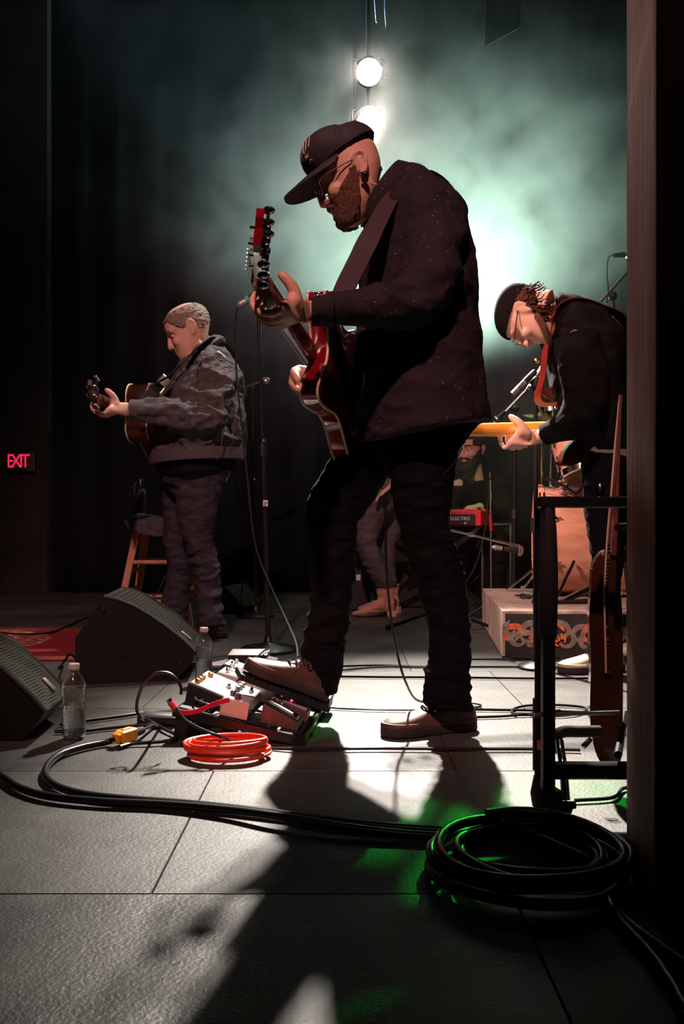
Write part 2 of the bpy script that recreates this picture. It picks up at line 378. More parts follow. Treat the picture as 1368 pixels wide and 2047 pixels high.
def shell(name, X, pred, off, thick, m, parent, zr=(-.122,.116), nz=110, nt=140, jitter=0, seed=0, **k):
    """a layer over the head: hair, beard, hat. off(z,t)->distance from the skin"""
    vs = []; fs = []
    for a in range(nz+1):
        z = zr[0]+(zr[1]-zr[0])*a/nz
        for i in range(nt):
            t = 2*math.pi*i/nt; o = off(z, t); 
            if jitter: o += jitter*noise.noise((math.cos(t)*9+seed, math.sin(t)*9, z*120))
            vs.append(head_pt(z, t, o))
    keep = lambda a, i: pred(zr[0]+(zr[1]-zr[0])*(a+.5)/nz, 2*math.pi*(i+.5)/nt)
    for a in range(nz):
        for i in range(nt):
            if keep(a, i): j = (i+1) % nt; fs.append((a*nt+i, a*nt+j, (a+1)*nt+j, (a+1)*nt+i))
    fs.append(tuple(nz*nt+i for i in range(nt))) if keep(nz-1, 0) and keep(nz-1, nt//2) else None
    bm = bmesh.new(); bv = [bm.verts.new(X @ v) for v in vs]
    for f in fs: bm.faces.new([bv[i] for i in f])
    bmesh.ops.delete(bm, geom=[v for v in bm.verts if not v.link_faces], context='VERTS')
    bmesh.ops.recalc_face_normals(bm, faces=bm.faces)
    me = bpy.data.meshes.new(name); bm.to_mesh(me); bm.free()
    o = bpy.data.objects.new('tmp', me); C.objects.link(o)
    sm = o.modifiers.new('a', 'SMOOTH'); sm.iterations = 2
    so = o.modifiers.new('s', 'SOLIDIFY'); so.thickness = thick; so.offset = -1
    out = bpy.data.meshes.new_from_object(o.evaluated_get(bpy.context.evaluated_depsgraph_get())); bpy.data.objects.remove(o)
    return link(name, out, m, parent, sharp=60, **k)
def fret_hand(mb, neck, a, f, u, wrist, s=1.0):
    """left hand closed round a guitar neck: a along the neck, f out of its face, u upwards"""
    q = lambda x, y, z: neck+(a*x+f*y+u*z)*s
    mb.loft([(wrist, u*.028*s, a*.021*s), ((wrist+q(-.01,-.050,-.035))/2, u*.031*s, a*.027*s), (q(-.004,-.046,-.034), u*.022*s+f*.010*s, a*.040*s), (q(.0,-.036,-.046), u*.014*s+f*.010*s, a*.043*s)], 16)
    mb.ball(q(-.004,-.046,-.012), .020*s, 10)
    for x, r, c in ((.036,.0088,0), (.013,.0092,.003), (-.010,.0088,.002), (-.031,.0076,-.003)):
        mb.tube(spline([q(x*.9,-.034,-.042), q(x,-.022,-.058-c), q(x*1.05,.004,-.060-c), q(x*1.1,.028,-.046), q(x*1.12,.034,-.026), q(x*1.12,.027,-.010)], 3), [r*s*k for k in np.linspace(1.12,.82,16)], 10, round_end=True)
    mb.tube(spline([q(-.022,-.050,-.020), q(-.006,-.049,.002), q(.008,-.043,.020), q(.018,-.031,.033), q(.024,-.022,.041)], 3), [r*s for r in np.linspace(.0175,.0105,13)], 10, round_end=True)
def loose_hand(mb, wrist, fwd, nrm, side, s=1.0, curl=.5):
    """fwd towards the fingertips, nrm out of the palm, side towards the thumb"""
    q = lambda x, y, z: wrist+(fwd*x+side*y+nrm*z)*s
    mb.loft([(wrist, side*.026*s, nrm*.018*s), (q(.04,0,0), side*.036*s, nrm*.016*s), (q(.082,-.001,.002), side*.040*s, nrm*.013*s)], 14)
    for y, L, r in ((.030,.070,.0088), (.010,.078,.0092), (-.011,.072,.0088), (-.031,.056,.0076)):
        pts = [q(.078,y*.9,.002)]; ang = .15; p = Vector((.078,y*.9,.002))
        for k, fr in enumerate((.45,.30,.25)):
            ang += curl*.75; p = p+Vector((math.cos(ang)*L*fr*1.15, y*.05, math.sin(ang)*L*fr*1.15)); pts.append(q(*p))
        mb.tube(spline(pts, 3), [r*s*k for k in np.linspace(1.1,.8,10)], 10, round_end=True)
    mb.tube(spline([q(.018,.022,.004), q(.045,.044,.012), q(.068,.054,.022), q(.088,.056,.030)], 3), [r*s for r in np.linspace(.0155,.0095,10)], 10, round_end=True)
def sleeve(skin, cloth, pts, rad, k=.66, bare=2):
    k *= .86
    """arm inside its sleeve: pts with cloth radii, last point is the wrist"""
    c = spline(pts, 6); n = len(c); rr = [float(np.interp(i/(n-1)*(len(pts)-1), range(len(pts)), rad)) for i in range(n)]
    cloth.tube(c[:n-bare], rr[:n-bare], 22)
    skin.tube(c, [r*k for r in rr], 14, round_end=True)
def collar(name, front, back, ry, m, parent, h=.03, out=.020, ex=2.6, rx=1.0):
    c = (front+back)/2; A = (back-front)/2*rx; nrm = Vector((-A.z,0,A.x)).normalized(); nrm = nrm if nrm.z > 0 else -nrm; ro = []
    for k in range(33):
        a = -ex+2*ex*k/32; p = c+A*math.cos(a)+Vector((0,ry*math.sin(a),0)); o = (A.normalized()*math.cos(a)+Vector((0,math.sin(a),0)))
        f = 1+.6*max(0,-math.cos(a))
        ro.append([p-nrm*.03, p+o*.006-nrm*.03, p+o*out*f-nrm*.012*f, p+o*out*.8*f+nrm*h*.3, p+o*.008+nrm*h, p-o*.002+nrm*h, p-o*.004])
    return put(name, MB().rings(ro), m, parent, sharp=60)
def shoe(parent, heel, toe, up=(0,0,1), m='brown_shoe', laces=True, h=1.0, eyelet='chrome', width=1.0, solem='sole', name='shoe'):
    heel = Vector(heel); toe = Vector(toe); fx = (toe-heel); L = fx.length; fx.normalize(); up = Vector(up); up = (up-fx*up.dot(fx)).normalized(); sd = up.cross(fx)
    k = L/.29
    q = lambda x, y, z: heel+fx*x*k+sd*y*k*width+up*z*k
    outl = [(.0,.0),(.004,.024),(.03,.034),(.09,.034),(.15,.040),(.20,.049),(.245,.047),(.275,.032),(.29,.008),(.288,-.012),(.268,-.034),(.23,-.047),(.18,-.046),(.12,-.036),(.05,-.034),(.012,-.028)]
    outl = [(p.x, p.y) for p in spline([Vector((a,b,0)) for a,b in outl], 3, True)]
    root = put(name, MB().rings([[q(x,y,0) for x,y in outl],[q(x*1.003-.0005,y*1.05,.006) for x,y in outl],[q(x,y*1.03,.024) for x,y in outl],[q(x*.98+.002,y*.9,.030) for x,y in outl]]), solem, parent)
    rows = [(.004,.020,.060),(.02,.031,.082),(.05,.034,.088),(.085,.034,.090),(.115,.035,.082),(.145,.038,.070),(.175,.042,.061),(.205,.046,.054),(.235,.046,.048),(.262,.038,.043),(.280,.024,.036),(.287,.010,.030)]
    mb = MB(); R = []
    for x, wv, hh in rows:
        ring = []
        for i in range(20):
            t = math.pi*i/19; c = math.cos(t); s_ = math.sin(t)
            ring.append(q(x, wv*1.02*math.copysign(abs(c)**.7, c), .020+(hh*h-.020)*abs(s_)**.75))
        R.append(ring)
    mb.rings(R); put('upper', mb, m, root, sharp=70)
    t2 = MB().rings([[q(x,y*1.04,.024) for x,y in outl],[q(x,y*1.05,.031) for x,y in outl],[q(x*.99+.001,y*.97,.036) for x,y in outl]]); put('welt', t2, m, root)
    mb = MB(); R = []                            # tongue and collar
    for x, wv, hh in ((.055,.024,.100),(.09,.022,.106),(.12,.020,.094),(.16,.018,.070)):
        R.append([q(x, wv*math.cos(t), hh*h-.022+.022*math.sin(t)) for t in [math.pi*2*i/12 for i in range(12)]])
    mb.rings(R); put('tongue', mb, m, root)
    if laces:
        for n_, x in enumerate((.118,.138,.158)):
            hh = (.089,.079,.071)[n_]*h
            put('lace', MB().tube(spline([q(x,-.026,hh-.014), q(x+.004,-.012,hh-.002), q(x+.006,.0,hh+.002), q(x+.004,.012,hh-.002), q(x,.026,hh-.014)],3), .0028*k, 6), 'black_cloth', root)
            for y in (-1,1): put('eyelet', MB().ball(q(x,y*.028,hh-.016), .0032*k, 8), eyelet, root)
        put('bow', MB().tube(spline([q(.108,0,.098*h), q(.10,.03,.104*h), q(.115,.05,.088*h), q(.118,.02,.094*h), q(.112,-.02,.1*h), q(.12,-.05,.092*h), q(.14,-.058,.07*h)],4), .0024*k, 6), 'black_cloth', root)
    return root
# ============================================================ THE SETTING
def floor_mat():
    m = bpy.data.materials.new('stage_floor'); m.use_nodes = True; nt = m.node_tree; b = nt.nodes['Principled BSDF']; L = nt.links.new
    tc = nt.nodes.new('ShaderNodeTexCoord'); oi = nt.nodes.new('ShaderNodeObjectInfo')
    def tx(s, d=8, st=None):
        n = nt.nodes.new('ShaderNodeTexNoise'); n.inputs['Scale'].default_value = s; n.inputs['Detail'].default_value = d
        mp = nt.nodes.new('ShaderNodeMapping'); L(tc.outputs['Object'], mp.inputs[0]); L(mp.outputs[0], n.inputs['Vector'])
        if st: mp.inputs['Scale'].default_value = st
        return n
    n1 = tx(3.5, 8, (.5,1,1)); r = nt.nodes.new('ShaderNodeValToRGB'); L(n1.outputs[0], r.inputs[0])
    r.color_ramp.elements[0].position = .32; r.color_ramp.elements[0].color = (.030,.029,.027,1)
    r.color_ramp.elements[1].position = .72; r.color_ramp.elements[1].color = (.075,.072,.065,1)
    # scuffs
    n2 = tx(60, 4, (.12,1,1)); r2 = nt.nodes.new('ShaderNodeValToRGB'); L(n2.outputs[0], r2.inputs[0])
    r2.color_ramp.elements[0].position = .62; r2.color_ramp.elements[0].color = (0,0,0,1); r2.color_ramp.elements[1].position = .74
    mx = nt.nodes.new('ShaderNodeMix'); mx.data_type = 'RGBA'; mx.inputs[7].default_value = (.15,.145,.13,1)
    mu = nt.nodes.new('ShaderNodeMath'); mu.operation = 'MULTIPLY'; mu.inputs[1].default_value = .35; L(r2.outputs[0], mu.inputs[0])
    L(mu.outputs[0], mx.inputs[0]); L(r.outputs[0], mx.inputs[6]); L(mx.outputs[2], b.inputs['Base Color'])
    # each sheet has its own gloss
    ro = nt.nodes.new('ShaderNodeMapRange'); L(oi.outputs['Random'], ro.inputs[0]); ro.inputs[3].default_value = .44; ro.inputs[4].default_value = .58
    n3 = tx(9, 6); ad = nt.nodes.new('ShaderNodeMath'); ad.operation = 'MULTIPLY_ADD'; ad.inputs[1].default_value = .22; L(n3.outputs[0], ad.inputs[0]); L(ro.outputs[0], ad.inputs[2])
    sb = nt.nodes.new('ShaderNodeMath'); sb.operation = 'SUBTRACT'; sb.inputs[1].default_value = .11; L(ad.outputs[0], sb.inputs[0]); L(sb.outputs[0], b.inputs['Roughness'])
    b.inputs['Specular IOR Level'].default_value = .55
    bu = nt.nodes.new('ShaderNodeBump'); bu.inputs['Strength'].default_value = .55; bu.inputs['Distance'].default_value = .0022
    n4 = tx(150, 8); n5 = tx(14, 4); a2 = nt.nodes.new('ShaderNodeMath'); a2.operation = 'MULTIPLY_ADD'; a2.inputs[1].default_value = 1.5
    L(n5.outputs[0], a2.inputs[0]); L(n4.outputs[0], a2.inputs[2]); L(a2.outputs[0], bu.inputs['Height']); L(bu.outputs[0], b.inputs['Normal'])
    return m
M['floor'] = floor_mat()
fl = put('floor', MB().box((0,2.6,-.045),(10,11,.06)), 'black_paint', at=(0,0,0)); struct(fl)
SX = G(366,1660).x                              # the lengthwise seam seen between the two cross seams
ROWS = [-2.0,-1.34,-.68,-.02,.68,1.365,2.03,2.70,3.36,4.02,4.68,5.34,6.0,6.66,7.0]
for k in range(len(ROWS)-1):
    off = SX if k == 5 else SX+.58+(.31 if k % 2 else 0)
    for i in range(-3, 4):
        x0 = off+i*1.22; x1 = x0+1.22; y0 = ROWS[k]; y1 = ROWS[k+1]
        g = .0009; z = -.002+random.uniform(-.0006,.0006)
        p = put('panel', MB().box(((x0+x1)/2,(y0+y1)/2,z-.006),(x1-x0-2*g,y1-y0-2*g,.012), bev=.0015), 'floor', fl, smooth=False)
def pleats(x0, x1, y, z0, z1, name, m, amp=.05, pitch=.22, sides=None):
    n = int(abs(x1-x0)/.02); front = []; rr = random.Random(int(abs(y*100)))
    ph = 0; 
    for i in range(n+1):
        x = x0+(x1-x0)*i/n; ph += rr.uniform(.6,1.4)*.02/pitch*2*math.pi; front.append((x, y+amp*math.sin(ph)*rr.uniform(.8,1.1)))
    vs = []; fs = []; zz = [z0, z0+.5, (z0+z1)/2, z1]
    for j, z in enumerate(zz):
        for x, yy in front: vs.append((x, y+(yy-y)*(1.1-.15*j), z))
    m_ = len(front)
    for j in range(3):
        for i in range(m_-1): fs.append((j*m_+i, j*m_+i+1, (j+1)*m_+i+1, (j+1)*m_+i))
    me = bpy.data.meshes.new(name); me.from_pydata(vs, [], fs)
    o = link(name, me, m, at=((x0+x1)/2, y, z0), sharp=0); so = o.modifiers.new('t', 'SOLIDIFY'); so.thickness = .01
    return o
struct(put('wall_back', MB().box((0,7.2,2.6),(10.2,.12,5.6)), 'side_wall'))
struct(put('wall_left', MB().box((-3.35,3.3,2.6),(.12,7.8,5.6)), 'side_wall'))
struct(put('wall_right', MB().box((4.2,4.3,2.6),(.12,5.8,5.6)), 'side_wall'))
struct(put('ceiling', MB().box((.4,3.0,5.45),(7.8,8.6,.12)), 'black_paint'))
for (a, b_), lab in (((-2.35, .1), 'dark pleated backdrop drape behind the stage, left half'), ((.12, 1.95), 'dark pleated backdrop drape behind the stage, behind the drums'), ((1.97, 3.6), 'dark pleated backdrop drape in the far corner beside the wooden post')):
    tag(pleats(a, b_, 6.92, .01, 5.2, 'stage_curtain', 'curtain', .035, .30), lab, 'curtain', 'backdrop drapes')
# side panel by the exit sign and the exit sign
sw = put('wall_exit', MB().box((-2.72,6.98,2.6),(.70,.30,5.2)), 'side_wall'); struct(sw)
ex = P(38,923,6.8)
et = thing('exit_sign', 'glowing red EXIT sign on the dark wall at the far left', 'sign', ex+Vector((0,0,-.10)))
put('housing', MB().box(ex+Vector((0,.02,0)),(.26,.05,.17), bev=.008), 'black_plastic', et)
put('face', MB().box(ex+Vector((0,-.008,0)),(.235,.008,.15), bev=.003), 'black_paint', et)
def text_mesh(txt, size, name, ext=.002):
    cu = bpy.data.curves.new(name, 'FONT'); cu.body = txt; cu.size = size; cu.extrude = ext; cu.align_x = 'CENTER'; cu.align_y = 'CENTER'
    o = bpy.data.objects.new('t', cu); C.objects.link(o)
    me = bpy.data.meshes.new_from_object(o.evaluated_get(bpy.context.evaluated_depsgraph_get())); bpy.data.objects.remove(o); return me
for i, ch in enumerate('EXIT'):
    me = text_mesh(ch, .155, 'letter'); cx = (-.063,-.018,.022,.056)[i]
    me.transform(Matrix.Translation(ex+Vector((cx,-.014,0))) @ Matrix.Rotation(math.pi/2,4,'X') @ Matrix.Diagonal((.78,1,1,1)))
    link('letter', me, 'exit_red', et, smooth=False)
# proscenium: wooden reveal post and black return wall
def post_mat():
    m = mat('post_wood', (.32,.165,.135), .75, spec=.2, var=(9,.35), bump=(30,.5,.004), stretch=(3,3,.25)); return m
M['post_wood'] = post_mat()
pw = put('wall_proscenium', MB().prism([(.4700,1.274,-.1),(.4945,1.466,-.1),(2.7,1.466,-.1),(2.7,1.276,-.1)],(0,0,5.1)), 'black_velvet', at=(1.6,1.36,-.0)); struct(pw)
bm_ = MB(); poly = []
rr = random.Random(3)
for k in range(60):                              # front edge chipped
    z = .002+5.0*k/59; ch = rr.uniform(0,.0025)
    if 1.28 < z < 1.36: ch += .008
    poly.append((z, ch))
R = [[Vector((.4655,1.268,z)), Vector((.4660,1.264,z)), Vector((.4680,1.266,z)), Vector((.4925,1.470,z)), Vector((.4905+ch*1.2,1.466-ch,z)), Vector((.4885+ch*.5,1.460-ch,z))] for z, ch in poly]
bm_.rings(R); tag(put('wooden_post', bm_, 'post_wood', smooth=False), 'scuffed brown wooden post edging the black side wall', 'post')
# haze
def haze_mat():
    m = bpy.data.materials.new('haze'); m.use_nodes = True; nt = m.node_tree; L = nt.links.new
    nt.nodes.remove(nt.nodes['Principled BSDF']); out = nt.nodes['Material Output']
    v = nt.nodes.new('ShaderNodeVolumePrincipled'); v.inputs['Color'].default_value = (.95,.97,.95,1); v.inputs['Anisotropy'].default_value = .15
    tc = nt.nodes.new('ShaderNodeTexCoord'); geo = nt.nodes.new('ShaderNodeNewGeometry')
    def math_(op, a, b=None, cl=False):
        n = nt.nodes.new('ShaderNodeMath'); n.operation = op; n.use_clamp = cl
        for i, q in enumerate((a, b)):
            if q is None: continue
            if isinstance(q, (int, float)): n.inputs[i].default_value = q
            else: L(q, n.inputs[i])
        return n.outputs[0]
    def puff(c, r, g):
        sb = nt.nodes.new('ShaderNodeVectorMath'); sb.operation = 'SUBTRACT'; L(geo.outputs['Position'], sb.inputs[0]); sb.inputs[1].default_value = c
        dv = nt.nodes.new('ShaderNodeVectorMath'); dv.operation = 'DIVIDE'; L(sb.outputs[0], dv.inputs[0]); dv.inputs[1].default_value = r
        ln = nt.nodes.new('ShaderNodeVectorMath'); ln.operation = 'LENGTH'; L(dv.outputs[0], ln.inputs[0])
        q = math_('MULTIPLY', ln.outputs['Value'], ln.outputs['Value']); e = math_('POWER', 2.718, math_('MULTIPLY', q, -1.0))
        return math_('MULTIPLY', e, g)
    n = nt.nodes.new('ShaderNodeTexNoise'); n.inputs['Scale'].default_value = 2.9; n.inputs['Detail'].default_value = 8; n.inputs['Distortion'].default_value = .7
    L(geo.outputs['Position'], n.inputs['Vector'])
    mr = nt.nodes.new('ShaderNodeMapRange'); L(n.outputs[0], mr.inputs[0]); mr.inputs[1].default_value = .36; mr.inputs[2].default_value = .68; mr.inputs[3].default_value = .05; mr.inputs[4].default_value = 2.3
    s = puff((1.0,5.6,2.65), (.70,.6,.62), HZ[0])
    s = math_('ADD', s, puff((-.05,5.5,2.25), (.65,.6,.60), HZ[1]))
    s = math_('ADD', s, puff((1.0,5.6,1.6), (.6,.6,.7), HZ[2]))
    s = math_('ADD', s, puff((.1,5.4,3.0), (1.2,.8,.8), HZ[3]))
    s = math_('ADD', s, puff((.158,4.95,3.08), (.34,.3,.45), .30))  # denser puff added round the lamps to give them a halo
    s = math_('ADD', s, HZ[4])
    L(math_('MULTIPLY', s, mr.outputs[0]), v.inputs['Density']); L(v.outputs[0], out.inputs['Volume']); return m
HZ = (1.15,1.0,.30,.04,.005)
M['haze'] = haze_mat()
hz = put('haze', MB().box((.5,5.79,2.47),(5.6,2.02,4.8)), 'haze', smooth=False); tag(hz, 'thin teal stage haze drifting before the backdrop', 'haze', kind='stuff')
# ============================================================ LAMPS, BANNER, HANGING WIRES
def par(loc, label):
    t = thing('stage_lamp', label, 'lamp', loc, 'white back lamps')
    ax = (Vector((.0,1.9,0))-loc); ax.normalize()
    ax = Vector((-.02,-.86,-.50)).normalized()
    put('housing', MB().lathe(loc, -ax, [(.080,-.004),(.086,.0),(.086,.12),(.070,.17),(.040,.20),(.0,.205)], 28).lathe(loc, -ax, [(.074,-.003),(.080,-.004),(.080,.01),(.074,.012)],28), 'black_metal', t)
    put('lens', MB().lathe(loc, ax, [(.0,.020),(.045,.016),(.072,.006),(.072,.0045),(0,.0045)], 28), 'lamp_face', t)
    put('yoke', MB().tube([loc+Vector((-.095,.06,0)), loc+Vector((-.098,.10,.12)), loc+Vector((-.04,.12,.145)), loc+Vector((.04,.12,.145)), loc+Vector((.098,.10,.12)), loc+Vector((.095,.06,0))], .006, 8), 'black_metal', t)
    return t
par(LAMP_HI, 'upper of the two glaring round white stage lamps'); par(LAMP_LO, 'lower glaring round white stage lamp, touching the cap outline')
t = thing('lamp_pipe', 'thin dark pipe hanging from above that carries the two white lamps', 'pipe', (.158,5.13,2.86))
put('pipe', MB().tube([(.158,5.13,2.86),(.158,5.13,5.39)], .014, 12), 'black_metal', t)
for z in (LAMP_HI.z+.13, LAMP_LO.z+.13): put('clamp', MB().tube([(.158,5.13,z-.02),(.158,5.13,z+.02)], .024, 12), 'black_metal', t)
b = put('banner', MB().prism([P(975,-60,5.3), P(1046,-60,5.3), P(1040,55,5.3), P(969,93,5.3)], (0,.006,0)), 'banner', smooth=False)
tag(b, 'dull green pennant hanging at the top of the picture', 'banner')
for a, b_ in (([P(748,-30,5.0),P(750,10,5.0),P(753,45,5.0)], 'pale wire hanging down above the upper lamp, the longer one'), ([P(770,-30,5.0),P(770,20,5.0),P(772,50,5.0),P(770,58,5.0),P(764,52,5.0)], 'pale wire with hooked end hanging above the upper lamp')):
    tag(put('hanging_wire', MB().tube([Vector(a[0])+Vector((0,0,.5))]+spline(a,4), .004, 6), 'steel'), b_, 'wire')
# ============================================================ RUG
def rug_mat():
    m = bpy.data.materials.new('rug'); m.use_nodes = True; nt = m.node_tree; L = nt.links.new; b = nt.nodes['Principled BSDF']; b.inputs['Roughness'].default_value = .95
    tc = nt.nodes.new('ShaderNodeTexCoord'); mg = nt.nodes.new('ShaderNodeTexMagic'); mg.turbulence_depth = 4; mg.inputs['Scale'].default_value = 7; mg.inputs['Distortion'].default_value = 2.2
    L(tc.outputs['Object'], mg.inputs['Vector'])
    w_ = nt.nodes.new('ShaderNodeTexVoronoi'); w_.inputs['Scale'].default_value = 16; L(tc.outputs['Object'], w_.inputs['Vector'])
    r = nt.nodes.new('ShaderNodeValToRGB'); L(mg.outputs['Fac'], r.inputs[0]); cr = r.color_ramp; cr.interpolation = 'CONSTANT'
    cr.elements[0].position = 0; cr.elements[0].color = (.30,.010,.035,1); cr.elements[1].position = .50; cr.elements[1].color = (.55,.36,.22,1)
    for p_, c_ in ((.60,(.06,.05,.09,1)),(.68,(.48,.10,.04,1)),(.80,(.62,.48,.32,1))): e = cr.elements.new(p_); e.color = c_
    mx = nt.nodes.new('ShaderNodeMix'); mx.data_type = 'RGBA'; mt = nt.nodes.new('ShaderNodeMath'); mt.operation = 'LESS_THAN'; mt.inputs[1].default_value = .22
    L(w_.outputs['Distance'], mt.inputs[0]); L(mt.outputs[0], mx.inputs[0]); L(r.outputs[0], mx.inputs[6]); mx.inputs[7].default_value = (.42,.30,.20,1)
    L(mx.outputs[2], b.inputs['Base Color']); return m
M['rug'] = rug_mat(); M['rug_plain'] = mat('rug_plain', (.26,.008,.030), .95, var=(30,.2), bump=(200,.5)); M['rug_border'] = mat('rug_border', (.42,.30,.20), .95, var=(60,.9,(.40,.06,.03)), bump=(200,.5), stretch=(1,1,1))
y0 = .6*F/(1321-1037); y1 = .6*F/(1257-1037)
t = thing('patterned_rug', 'red oriental patterned rug lying on the floor behind the wedge speakers', 'rug', (-2.2,(y0+y1)/2,0))
xr = P(150,1300,y0).x
put('field', MB().box(((-3.2+xr)/2,(y0+y1)/2,.003),(xr+3.2,(y1-y0),.006), bev=.002), 'rug_plain', t, smooth=False)
for yy, ww in ((y0+.07,.10),(y1-.08,.12)): put('border', MB().box(((-3.2+xr)/2,yy,.006),(xr+3.16,ww,.004)), 'rug_border', t, smooth=False)
put('medallion', MB().lathe((-1.85,(y0+y1)/2-.0,.006), (0,0,1), [(.42,0),(.42,.002),(.0,.0025)], 40), 'rug', t, smooth=False)
put('medallion', MB().lathe((-2.75,(y0+y1)/2-.0,.006), (0,0,1), [(.36,0),(.36,.002),(.0,.0025)], 40), 'rug', t, smooth=False)
# ============================================================ DRUM RISER
A = Vector((.704,3.67,0)); Bk = Vector((.815,4.86,0)); RW = 2.5
ux = Vector((1,-.03,0)).normalized()
t = thing('drum_riser', 'low drum platform wrapped in scroll-patterned carpet', 'platform', A+Vector((1.2,.6,0)))
M['riser_cloth'] = mat('riser_cloth', (.016,.014,.015), .9, var=(8,.5), bump=(90,.5))
M['riser_top_lit'] = mat('riser_top_lit', (.46,.33,.28), .9, var=(5,.55,(.55,.42,.36)), bump=(60,.6), stretch=(2.5,9,9))  # same carpet as the front, its lit look painted in as paler colour
M['riser_side_lit'] = mat('riser_side_lit', (.50,.38,.33), .9, var=(26,.7,(.62,.48,.42)), bump=(60,.6), stretch=(3,3,.35))  # side of that carpet, light falling on it put into the pale colour
corners = [A, A+ux*RW, Bk+ux*RW, Bk]
put('deck', MB().rings([[c+Vector((0,0,z)) for c in corners] for z in (.0,.19)]), 'riser_cloth', t, smooth=False)
put('carpet_top', MB().rings([[c+Vector((0,0,z)) for c in corners] for z in (.19,.202)]), 'riser_top_lit', t, smooth=False)
nrm = Vector((-(Bk-A).y, (Bk-A).x, 0)).normalized()
put('carpet_side', MB().rings([[A+Vector((0,0,z)), A+nrm*.012+Vector((0,0,z)), Bk+nrm*.012+Vector((0,0,z)), Bk+Vector((0,0,z))] for z in (.006,.201)]), 'riser_side_lit', t, smooth=False)
def ribbon(mb, pts, w0, w1, y=-.0025, th=.002):  # flat print stroke in the front plane
    pts = spline(pts, 5); n = len(pts); L_ = []; R_ = []
    for i, p in enumerate(pts):
        tt = (pts[min(i+1,n-1)]-pts[max(i-1,0)]).normalized(); nn = Vector((-tt.z,0,tt.x)); k = i/(n-1); w_ = w0+(w1-w0)*k; w_ *= min(1, 6*k+.15)
        L_.append(p+nn*w_); R_.append(p-nn*w_)
    rg = [[l+Vector((0,y,0)), r_+Vector((0,y,0)), r_+Vector((0,y+th,0)), l+Vector((0,y+th,0))] for l, r_ in zip(L_, R_)]
    mb.rings(rg)
og = MB(); gy = MB(); rr = random.Random(11)
def at(u, v): p = A+ux*u; return Vector((p.x, p.y, v))
for k in range(44):
    u = .03+k*.056+rr.uniform(-.02,.02); s_ = rr.choice((-1,1)); c0 = rr.uniform(.05,.15)
    sp = [at(u+s_*(.055-.008*j)*math.cos(j*.9)*1.1, min(.183,max(.012,c0+(.055-.008*j)*math.sin(j*.9)))) for j in range(7)]
    ribbon(gy if k % 3 else og, sp, .015, .006)
    sp = [at(u+s_*.06-s_*(.05-.007*j)*math.cos(j*.9+2), min(.183,max(.012,.19-c0+(.045-.007*j)*math.sin(j*.9+2)))) for j in range(6)]
    ribbon(gy, sp, .014, .004, -.0035)
    for j in range(5 if k % 2 else 0):
        a = 1.2+j*.45+rr.uniform(-.1,.1); q = at(u+.05, (.055,.10,.14)[k%3]); a += (0,2.2,3.6)[k%3]
        ribbon(og, [q+Vector((math.cos(a)*.012,0,math.sin(a)*.012)), q+Vector((math.cos(a)*.03,0,math.sin(a)*.03)), q+Vector((math.cos(a)*.052,0,max(min(math.sin(a)*.052,.185-q.z),.008-q.z)))], .011, .002, -.0045)
M['print_orange'] = mat('print_orange', (.52,.115,.035), .9, var=(40,.4)); M['print_grey'] = mat('print_grey', (.17,.135,.13), .9, var=(40,.4))
put('orange_scrolls', og, 'print_orange', t, smooth=False)['kind'] = 'stuff'
put('grey_scrolls', gy, 'print_grey', t, smooth=False)['kind'] = 'stuff'
# ============================================================ DRUMS
RZ = .202
def lug(parent, p, out, ax, m='chrome'):
    put('lug', MB().ball(p+out*.012, .016, 8, (1,1,1)).tube([p+out*.012-ax*.035, p+out*.012+ax*.035], .004, 6).box(p+out*.006,(.018,.018,.018)), m, parent)
def drum(name, label, c, ax, r, L_, n_l, hoopm='chrome', wood_hoop=False, claws=True):
    ax = Vector(ax).normalized(); u = ax.orthogonal().normalized(); v = ax.cross(u)
    t = thing(name, label, 'drum', c)
    put('shell', MB().lathe(c, ax, [(0,-L_/2),(r-.004,-L_/2),(r,-L_/2+.003),(r,L_/2-.003),(r-.004,L_/2),(0,L_/2)], 56), 'copper_wrap', t)
    for s_ in (-1,1):
        e = L_/2*s_
        put('hoop', MB().lathe(c, ax, [(r+.001,e-.022*s_),(r+.012,e-.020*s_),(r+.014,e+.012*s_),(r+.004,e+.016*s_),(r-.004,e+.010*s_)], 56), hoopm, t)
        put('head', MB().lathe(c, ax, [(r-.003,e+.001*s_),(r-.003,e+.005*s_),(0,e+.006*s_)], 56), 'drum_skin', t)
    for k in range(n_l):
        a = 2*math.pi*(k+.5)/n_l; o_ = u*math.cos(a)+v*math.sin(a)
        for s_ in (-1,1):
            p = c+o_*r+ax*s_*(L_/2-.06); lug(t, p, o_, ax)
            rod = put('tension_rod', MB().tube([p+o_*.016, c+o_*(r+.018)+ax*s_*(L_/2+.012)], .0045, 6).ball(c+o_*(r+.016)+ax*s_*(L_/2+.012), .010, 6), 'chrome', t)
    return t
kc = Vector((1.255,4.42,RZ+.29))
kd = drum('kick_drum', 'large copper-coloured bass drum lying on the patterned platform', kc, (.985,-.155,0), .275, .46, 8, 'copper_wrap')
for s_ in (-1,1):
    put('spur', MB().tube([kc+Vector((-.12,s_*.26,-.10)), kc+Vector((-.24,s_*.36,-.285))], .009, 8).ball(kc+Vector((-.24,s_*.36,-.280)), .014, 8), 'chrome', kd)
tc_ = P(1163,900,4.22)+Vector((.02,0,.0))
tt_ = drum('rack_tom', 'tilted copper-coloured tom drum mounted above the bass drum', tc_, (-.18,.30,1), .155, .235, 6)
put('mount_arm', MB().tube(spline([tc_+Vector((-.05,.05,-.12)), tc_+Vector((-.10,.06,-.20)), kc+Vector((.0,-.02,.36)), kc+Vector((0,0,.27))],4), .011, 8), 'chrome', tt_)
